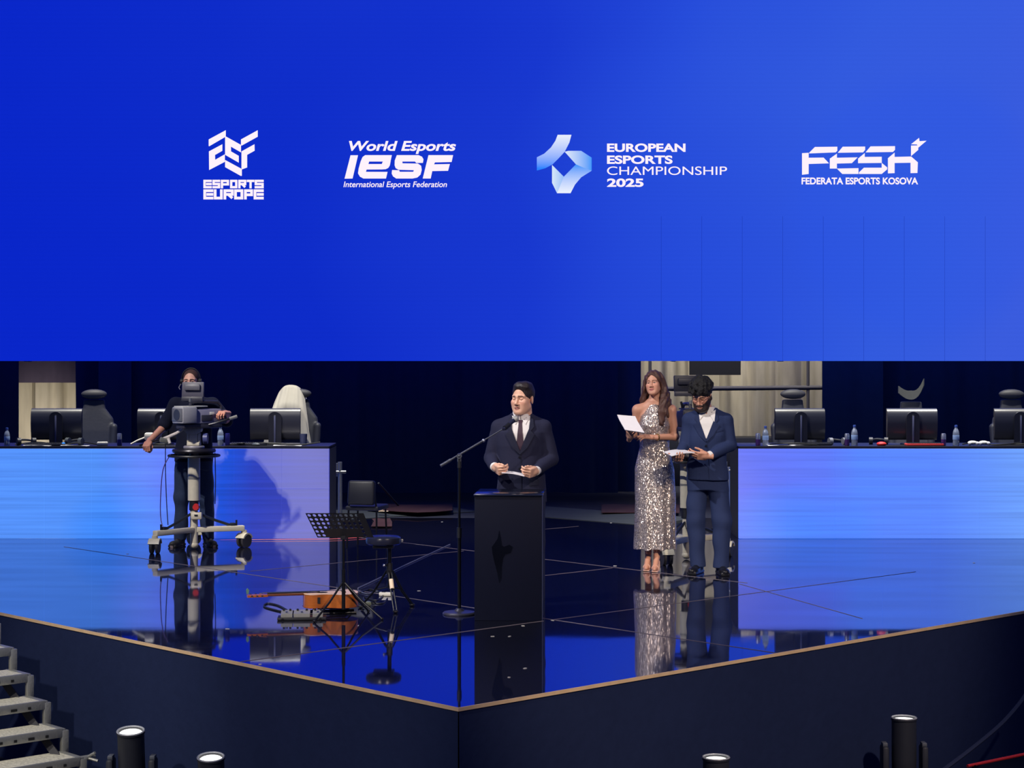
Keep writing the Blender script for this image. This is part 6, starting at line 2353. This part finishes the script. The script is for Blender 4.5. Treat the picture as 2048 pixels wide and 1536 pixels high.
def make_headset(label, loc, rotz, m, cup):
    t = thing('headphones', label, 'headphones', loc, rotz, 'headphones on the desks')
    MB().tube([(0.085 * math.cos(a), 0.0, 0.045 + 0.095 * math.sin(a)) if False else (0.085 * math.cos(a), 0.115 * math.sin(a), 0.040 + 0.015 * math.sin(a)) for a in [math.pi * i / 14 for i in range(15)]], 0.011).build('headband', m, t)
    for s in (-1, 1):
        MB().cyl((s * 0.062, -0.01, 0.042), (s * 0.102, -0.01, 0.042), 0.040, 0.040, 20).build('ear_cup', cup, t)
    return t


def make_keyboard(label, loc, rotz, m):
    t = thing('keyboard', label, 'keyboard', loc, rotz, 'keyboards')
    MB().box((0, 0, 0.012), (0.40, 0.14, 0.022), bev=0.005).build('case', m, t)
    mb = MB()
    for r_ in range(5):
        for c_ in range(15):
            mb.box((-0.175 + c_ * 0.025, -0.048 + r_ * 0.024, 0.0265), (0.019, 0.019, 0.009))
    mb.build('keys', mat('dark_keys', (34, 36, 48), 0.5), t, smooth=0)
    return t


DKP = mat('desk_black', (34, 36, 50), 0.5)
make_headset('black headphones lying under the leftmost monitor', at_desk(52, 20.20), R(30), DKP, DKP)
make_headset('black headphones beside the blue lit mouse on the left desk', at_desk(150, 20.22), R(-20), DKP, mat('cup_grey', (70, 76, 84), 0.5))
make_headset('black headphones left of the purple can on the right desk', at_desk(1674, 20.24), R(15), DKP, mat('cup_silver', (150, 152, 160), 0.35, 0.4))
make_headset('black headphones beside the red mouse pad on the right desk', at_desk(1757, 20.35), R(-10), DKP, DKP)
make_keyboard('black keyboard left of the white draped chair monitor', at_desk(497, 20.20), R(6), DKP)
make_keyboard('black keyboard under the leftmost monitor', at_desk(88, 20.14), R(-3), DKP)
make_keyboard('black keyboard under the monitor nearest the bearded host', at_desk(1625, 20.2), R(2), DKP)
make_keyboard('red backlit keyboard under the middle right monitor', at_desk(1848, 20.12), R(0), mat('red_keyboard', (206, 60, 60), 0.4))
ms0 = simple('computer_mouse', 'mouse with a glowing blue light on the left desk', 'mouse', at_desk(126, 20.12), mouse_fn, DKP, 0.4, 'mice')
led = MB().ell((0, -0.030, 0.026), (0.018, 0.020, 0.012)).build('blue_light', emis('blue_led', (60, 150, 255), 1.0), ms0)
simple('computer_mouse', 'red mouse left of the middle right monitor', 'mouse', at_desk(1763, 20.10), lambda mb: mb.ell((0, 0, 0.018), (0.055, 0.050, 0.026), None, 18, 12), mat('red_plastic', (200, 40, 40)), 0.2, 'mice')
simple('computer_mouse', 'grey mouse in front of the white draped chair monitor', 'mouse', at_desk(512, 20.08), mouse_fn, mat('cup_grey', (70, 76, 84)), 0.9, 'mice')
simple('small_box', 'small white box on the left desk left of the navy can', 'box', at_desk(205, 20.10), lambda mb: mb.box((0, 0, 0.022), (0.115, 0.08, 0.040), bev=0.01), WHITE, 0.2)
gm = []
for px, lab in ((1945, 'left one of two white game controllers on the right desk'), (1967, 'right one of two white game controllers on the right desk')):
    t = thing('game_controller', lab, 'controller', at_desk(px, 20.16), R(10), 'white game controllers')
    mb = MB()
    mb.ell((0, 0, 0.030), (0.055, 0.038, 0.022))
    mb.build('shell', WHITE, t)
    for s in (-1, 1):
        MB().ell((s * 0.042, -0.024, 0.024), (0.020, 0.030, 0.020), (0, 0, s * 0.4)).build('grip', mat('controller_grip', (200, 200, 210), 0.5), t)
for px, lab, gx in ((75, 'paper sheet lying at the front edge of the left desk by the leftmost monitor', 0), (150, 'paper sheet at the front edge of the left desk below the blue mouse', 1), (575, 'paper sheet under the monitor before the draped chair', 2), (1562, 'paper sheet at the front edge of the right desk by the host', 3), (1608, 'pale mouse mat under the monitor nearest the bearded host', 4)):
    simple('paper_sheet', lab, 'paper', at_desk(px, 20.07 if gx != 4 else 20.16), paper_fn, PAPER, 0.1 * gx - 0.2, 'papers on the desks')
simple('cup', 'small dark cup standing right of the draped chair monitor', 'cup', at_desk(607, 20.3), lambda mb: mb.lathe([(0.0, 0.0), (0.036, 0.0), (0.042, 0.12), (0.040, 0.12), (0.034, 0.005), (0.0, 0.005)]), mat('dark_cup', (60, 66, 100), 0.4))
simple('white_knob_lamp', 'small white desk gadget on a thin arm left of the operator', 'gadget', at_desk(293, 20.2), lambda mb: (mb.box((0.03, 0, 0.095), (0.10, 0.07, 0.085), bev=0.02), mb.tube([(0.0, 0, 0.09), (-0.10, 0.0, 0.05), (-0.17, 0, 0.012)], 0.010)), WHITE)
# desk cables
for pts, lab in (([(30, 20.2), (75, 20.3), (120, 20.15), (165, 20.25), (200, 20.15)], 'tangled dark cables along the left desk by the leftmost monitor'),
                 ([(462, 20.2), (485, 20.1), (500, 20.3), (530, 20.15), (600, 20.2), (640, 20.3)], 'dark cables trailing along the left desk before the draped chair'),
                 ([(1540, 20.25), (1580, 20.1), (1640, 20.15), (1665, 20.3)], 'dark cable across the right desk before the first monitor'),
                 ([(1925, 20.3), (1950, 20.2), (1990, 20.12), (2040, 20.2)], 'dark cable on the right desk behind the controllers')):
    floor_cable('cable', lab, [at_desk(px, d) + Vector((0, 0, 0.008 + 0.02 * (i % 2))) for i, (px, d) in enumerate(pts)], CABLE, 0.008, 'desk cables')

# ---------------------------------------------------------------- things behind, between the desks
def pipe_stand(label, px, d, ztop, zc_, group):
    t = thing('pipe_stand', label, 'stand', (X(px, d), d, 0), 0, group)
    MB().cyl((0, 0, 0.01), (0, 0, ztop), 0.026).build('pole', GREY_METAL, t)
    MB().box((0, 0, 0.006), (0.35, 0.35, 0.012), bev=0.004).build('base_plate', BLACK_METAL, t)
    mb = MB()
    mb.cyl((-0.11, -0.01, zc_), (0.07, -0.01, zc_), 0.018)
    mb.cyl((-0.035, 0, zc_ - 0.05), (-0.035, 0, zc_ + 0.10), 0.022)
    mb.build('clamp', GREY_METAL, t)
    return t


pipe_stand('short grey pipe stand at the inner end of the left desk', 680, 21.0, CH - (924 - HZ) * 21.0 / FPX, CH - (944 - HZ) * 21.0 / FPX, 'pipe stands')
pipe_stand('short grey pipe stand at the inner end of the right desk', 1457, 21.0, CH - (934 - HZ) * 21.0 / FPX, CH - (941 - HZ) * 21.0 / FPX, 'pipe stands')
kc = thing('black_chair', 'black padded chair standing between the left desk and the lectern', 'chair', (X(722, 18.9), 18.9, 0), R(-14))
MB().box((0, 0.02, 0.575), (0.29, 0.07, 0.25), (R(-8), 0, 0), bev=0.028, seg=3).build('backrest', mat('dark_vinyl', (17, 19, 32), 0.45), kc)
MB().box((0, 0.20, 0.415), (0.36, 0.36, 0.05), bev=0.02).build('seat', mat('dark_vinyl', (17, 19, 32), 0.45), kc)
for sx2 in (-1, 1):
    MB().tube([(sx2 * 0.13, 0.03, 0.62), (sx2 * 0.15, 0.05, 0.40), (sx2 * 0.16, 0.02, 0.006)], 0.010).build('leg', BLACK_METAL, kc)
    MB().tube([(sx2 * 0.15, 0.34, 0.40), (sx2 * 0.16, 0.37, 0.006)], 0.010).build('leg', BLACK_METAL, kc)
p0, p1 = G(802, 1019), P(757, 966, 23.2)
setp(MB().tube([p0 + Vector((0, 0, 0.012)), p1], 0.012).build('leaning_rod', mat('dark_rod', (56, 60, 72), 0.5)), 'thin dark rod leaning at the back of the deck', 'rod')
CARPET = mat('dull_red_carpet', (54, 22, 27), 0.95, scale=20, var=0.3, bump=0.2)


def carpet(label, pts, z):
    mb = MB()
    mb.sheet([[Vector(p) + Vector((0, 0, z + 0.005 * math.sin(3 * i + 2 * j))) for j, p in enumerate(r_)] for i, r_ in enumerate(pts)], 0.006)
    setp(mb.build('red_carpet', CARPET, smooth=60), label, 'carpet', 'red carpets')


carpet('red carpet strip lying along the rear edge left of the lectern', [[G(735 + 34 * i, 1034 - 2 * abs(i - 3)), G(735 + 34 * i, 1026 - 2 * abs(i - 3)), G(735 + 34 * i, 1018 - abs(i - 3))] for i in range(6)], 0.056)
carpet('crumpled red carpet patch behind the music stand and stool', [[G(742 + 14 * i, 1056), G(748 + 12 * i, 1046), G(744 + 12 * i, 1040)] for i in range(4)], 0.02)
carpet('red carpet strip at the rear edge left of the sequin dress', [[G(1203 + 26 * i, 1034), G(1203 + 26 * i, 1026), G(1203 + 26 * i, 1017)] for i in range(7)], 0.056)
simple('tape_roll', 'pale scrap of tape on the red carpet behind the stool', 'tape', G(767, 1033) + Vector((0, 0, 0.062)), lambda mb: (mb.box((0.0, 0, 0.004), (0.12, 0.05, 0.008)), mb.box((-0.03, 0, 0.02), (0.05, 0.04, 0.03), bev=0.008)), mat('cream_tape', (236, 214, 186)))

# ---------------------------------------------------------------- metal stairs at the left
stt = thing('metal_stairs', 'bare metal stairs with chequered treads climbing along the left skirt', 'stairs', (0, 0, 0))
TRD = mat('chequer_plate', (236, 230, 206), 0.5, 0.1, scale=55, var=0.5, bump=1.0)
V0, V1 = -0.526, -1.95
yawv = math.atan2(EV.y, EV.x)
MR = Matrix.Rotation(yawv, 3, 'Z')             # local x along the tread, local -y towards the foot of the stairs
levels = [(3.185 - 0.2375 * 2 + 0.2375 * i, -0.70 - 0.31 + 0.155 * i) for i in range(8)]
for i, (u, z) in enumerate(levels):
    c = UV(u + 0.145, (V0 + V1) / 2)
    st_ = bpy.data.objects.new('tread', None)
    COL.objects.link(st_)
    st_.parent = stt
    mb = MB()
    mb.box((c.x, c.y, z - 0.006), (V0 - V1 - 0.05, 0.25, 0.012), MR)
    mb.build('plate', TRD, st_, smooth=0)
    f = UV(u + 0.010, (V0 + V1) / 2)
    mb = MB()
    mb.box((f.x, f.y, z - 0.026), (V0 - V1, 0.020, 0.062), MR, bev=0.006)
    e_ = UV(u + 0.145, V0)
    mb.box((e_.x, e_.y, z - 0.016), (0.05, 0.28, 0.034), MR, bev=0.006)
    mb.build('nosing', ALU, st_)
    for k in range(6):
        q = UV(u - 0.002, V0 - 0.12 - 0.115 * k)
        mb = MB()
        mb.box((q.x, q.y, z - 0.034), (0.045 if k % 2 else 0.022, 0.005, 0.018), MR, bev=0.002)
        mb.build('slot', MATTE_BLACK, st_, smooth=0)
    pz = UV(u + 0.255, V0 + 0.02)
    if i < len(levels) - 1:
        MB().box((pz.x, pz.y, z + 0.068), (0.052, 0.034, 0.150), MR, bev=0.004).build('upright', ALU, stt)
for s, v in ((0, V0 - 0.06), (1, V1 + 0.06)):
    mb = MB()
    a0, a1 = UV(levels[0][0], v), UV(levels[-1][0] + 0.28, v)
    mb.tube([(a0.x, a0.y, levels[0][1] - 0.09), (a1.x, a1.y, levels[-1][1] - 0.09)], 0.035, 4)
    mb.build('stringer', mat('dark_stringer', (70, 70, 74), 0.5, 0.3), stt)
for u, z in (levels[0], levels[-1]):
    for v in (V0 - 0.06, V1 + 0.06):
        p_ = UV(u + 0.2, v)
        MB().cyl((p_.x, p_.y, FLOOR_Z), (p_.x, p_.y, z - 0.05), 0.024).build('leg', ALU, stt)
q = UV(levels[2][0] + 0.05, V0 + 0.06)
mb = MB()
mb.box((q.x, q.y, levels[2][1] - 0.02), (0.14, 0.05, 0.03), MR, bev=0.008)
mb.tube([(q.x + 0.02, q.y, levels[2][1] - 0.01), (q.x + 0.07, q.y - 0.02, levels[2][1] + 0.02)], 0.010)
mb.tube([(q.x + 0.02, q.y, levels[2][1] - 0.02), (q.x + 0.09, q.y - 0.02, levels[2][1] - 0.035)], 0.010)
mb.build('locking_hook', ALU, stt)

# ---------------------------------------------------------------- moving-head lamps on the hall floor
BODY = mat('lamp_body', (44, 46, 54), 0.5)


def make_lamp(label, loc, rotz, tilt, r):
    t = thing('moving_head_lamp', label, 'lamp', loc, rotz, 'moving head lamps')
    zt_ = 0.44
    MB().box((0, 0, 0.075), (0.30, 0.26, 0.13), bev=0.02).build('base', BODY, t)
    MB().cyl((0, 0, 0.13), (0, 0, 0.165), 0.075, seg=24).build('turntable', BLACK, t)
    for s in (-1, 1):
        mb = MB()
        mb.box((s * (r + 0.050), 0, 0.31), (0.045, 0.12, 0.32), bev=0.016)
        mb.build('yoke_arm', BODY, t)
        MB().box((s * (r + 0.050), 0, 0.478), (0.034, 0.07, 0.026), bev=0.006).build('carry_latch', mat('lamp_latch', (92, 96, 104), 0.5), t)
    T = Matrix.Rotation(tilt, 3, 'X')
    c = Vector((0, 0, 0.39))
    hd = bpy.data.objects.new('head', None)
    COL.objects.link(hd)
    hd.parent = t
    L_ = 0.26
    mb = MB()
    mb.lathe([(0.0, -0.185), (r * 0.75, -0.175), (r * 0.98, -0.12), (r, 0.0), (r * 1.0, L_ - 0.012), (r * 1.06, L_ - 0.008), (r * 1.06, L_ + 0.006), (r * 0.94, L_ + 0.006), (r * 0.94, L_ - 0.03), (0.0, L_ - 0.03)], c=c, seg=36, rot=T)
    mb.build('barrel', BODY, hd)
    mb = MB()
    mb.lathe([(0.0, L_ - 0.030), (r * 0.84, L_ - 0.026), (r * 0.88, L_ - 0.010), (r * 0.80, L_ - 0.004), (0.0, L_ + 0.002)], c=c, seg=32, rot=T)
    mb.build('lens', emis('lamp_lens_glow', (255, 252, 246), 2.2), hd)
    mb = MB()
    pts = [c + T @ Vector((r * 1.0 * math.cos(a), r * 1.0 * math.sin(a), L_ + 0.006)) for a in [2 * math.pi * i / 32 for i in range(32)]]
    mb.tube(pts, r * 0.07, 6, True)
    mb.build('rim', mat('lamp_rim', (170, 172, 176), 0.4), hd)
    return t


lamps = [(264, 1460, 11.9, 0.085, 9, 'lit lamp on the floor nearest the metal stairs'), (424, 1512, 11.3, 0.080, 9, 'lit lamp below the left skirt, second from the metal stairs'),
         (1432, 1516, 11.3, 0.080, 1, 'lit lamp peeking up at the bottom edge before the right skirt'), (1808, 1437, 12.5, 0.082, 0, 'lit lamp with visible yoke at the right, before the right skirt')]
for px, py, d, r, tl, lab in lamps:
    p = P(px, py, d)
    t = make_lamp(lab, (p.x, p.y, FLOOR_Z), 0, R(tl), r)
    # stand it on a small riser so that the lens sits at the height in the photo
    want = p.z - (FLOOR_Z + 0.65)
    if abs(want) > 0.004:
        t.location.z = FLOOR_Z
        for ch in t.children:
            if not ch.name.startswith('base'):
                ch.location.z += want
        MB().cyl((0, 0, 0.13), (0, 0, 0.16 + max(want, 0.0)), 0.06, seg=20).build('pedestal_neck', BLACK, t)
# red pole and hanging cable at the right bottom corner
mb = MB()
mb.tube([P(1935, 1532, 11.6), P(2060, 1506, 11.9)], 0.010)
o = mb.build('red_pole', RED)
setp(o, 'thin red pole low at the bottom right corner', 'pole')
q0, q1 = P(1935, 1532, 11.6), P(2060, 1506, 11.9)
o2 = MB()
for q in (q0.lerp(q1, 0.1), q0.lerp(q1, 0.95)):
    o2.cyl((q.x, q.y, FLOOR_Z), (q.x, q.y, q.z), 0.012)
o2.build('post', BLACK_METAL, o)
fc_ = [P(1880, 1545, 12.2), P(1940, 1500, 12.6), P(2000, 1450, 13.0), P(2040, 1405, 13.3), P(2062, 1370, 13.5)]
floor_cable('cable', 'dark cable sagging in front of the right skirt at the picture edge', fc_, mat('dark_blue_cable', (40, 46, 70), 0.6), 0.014)
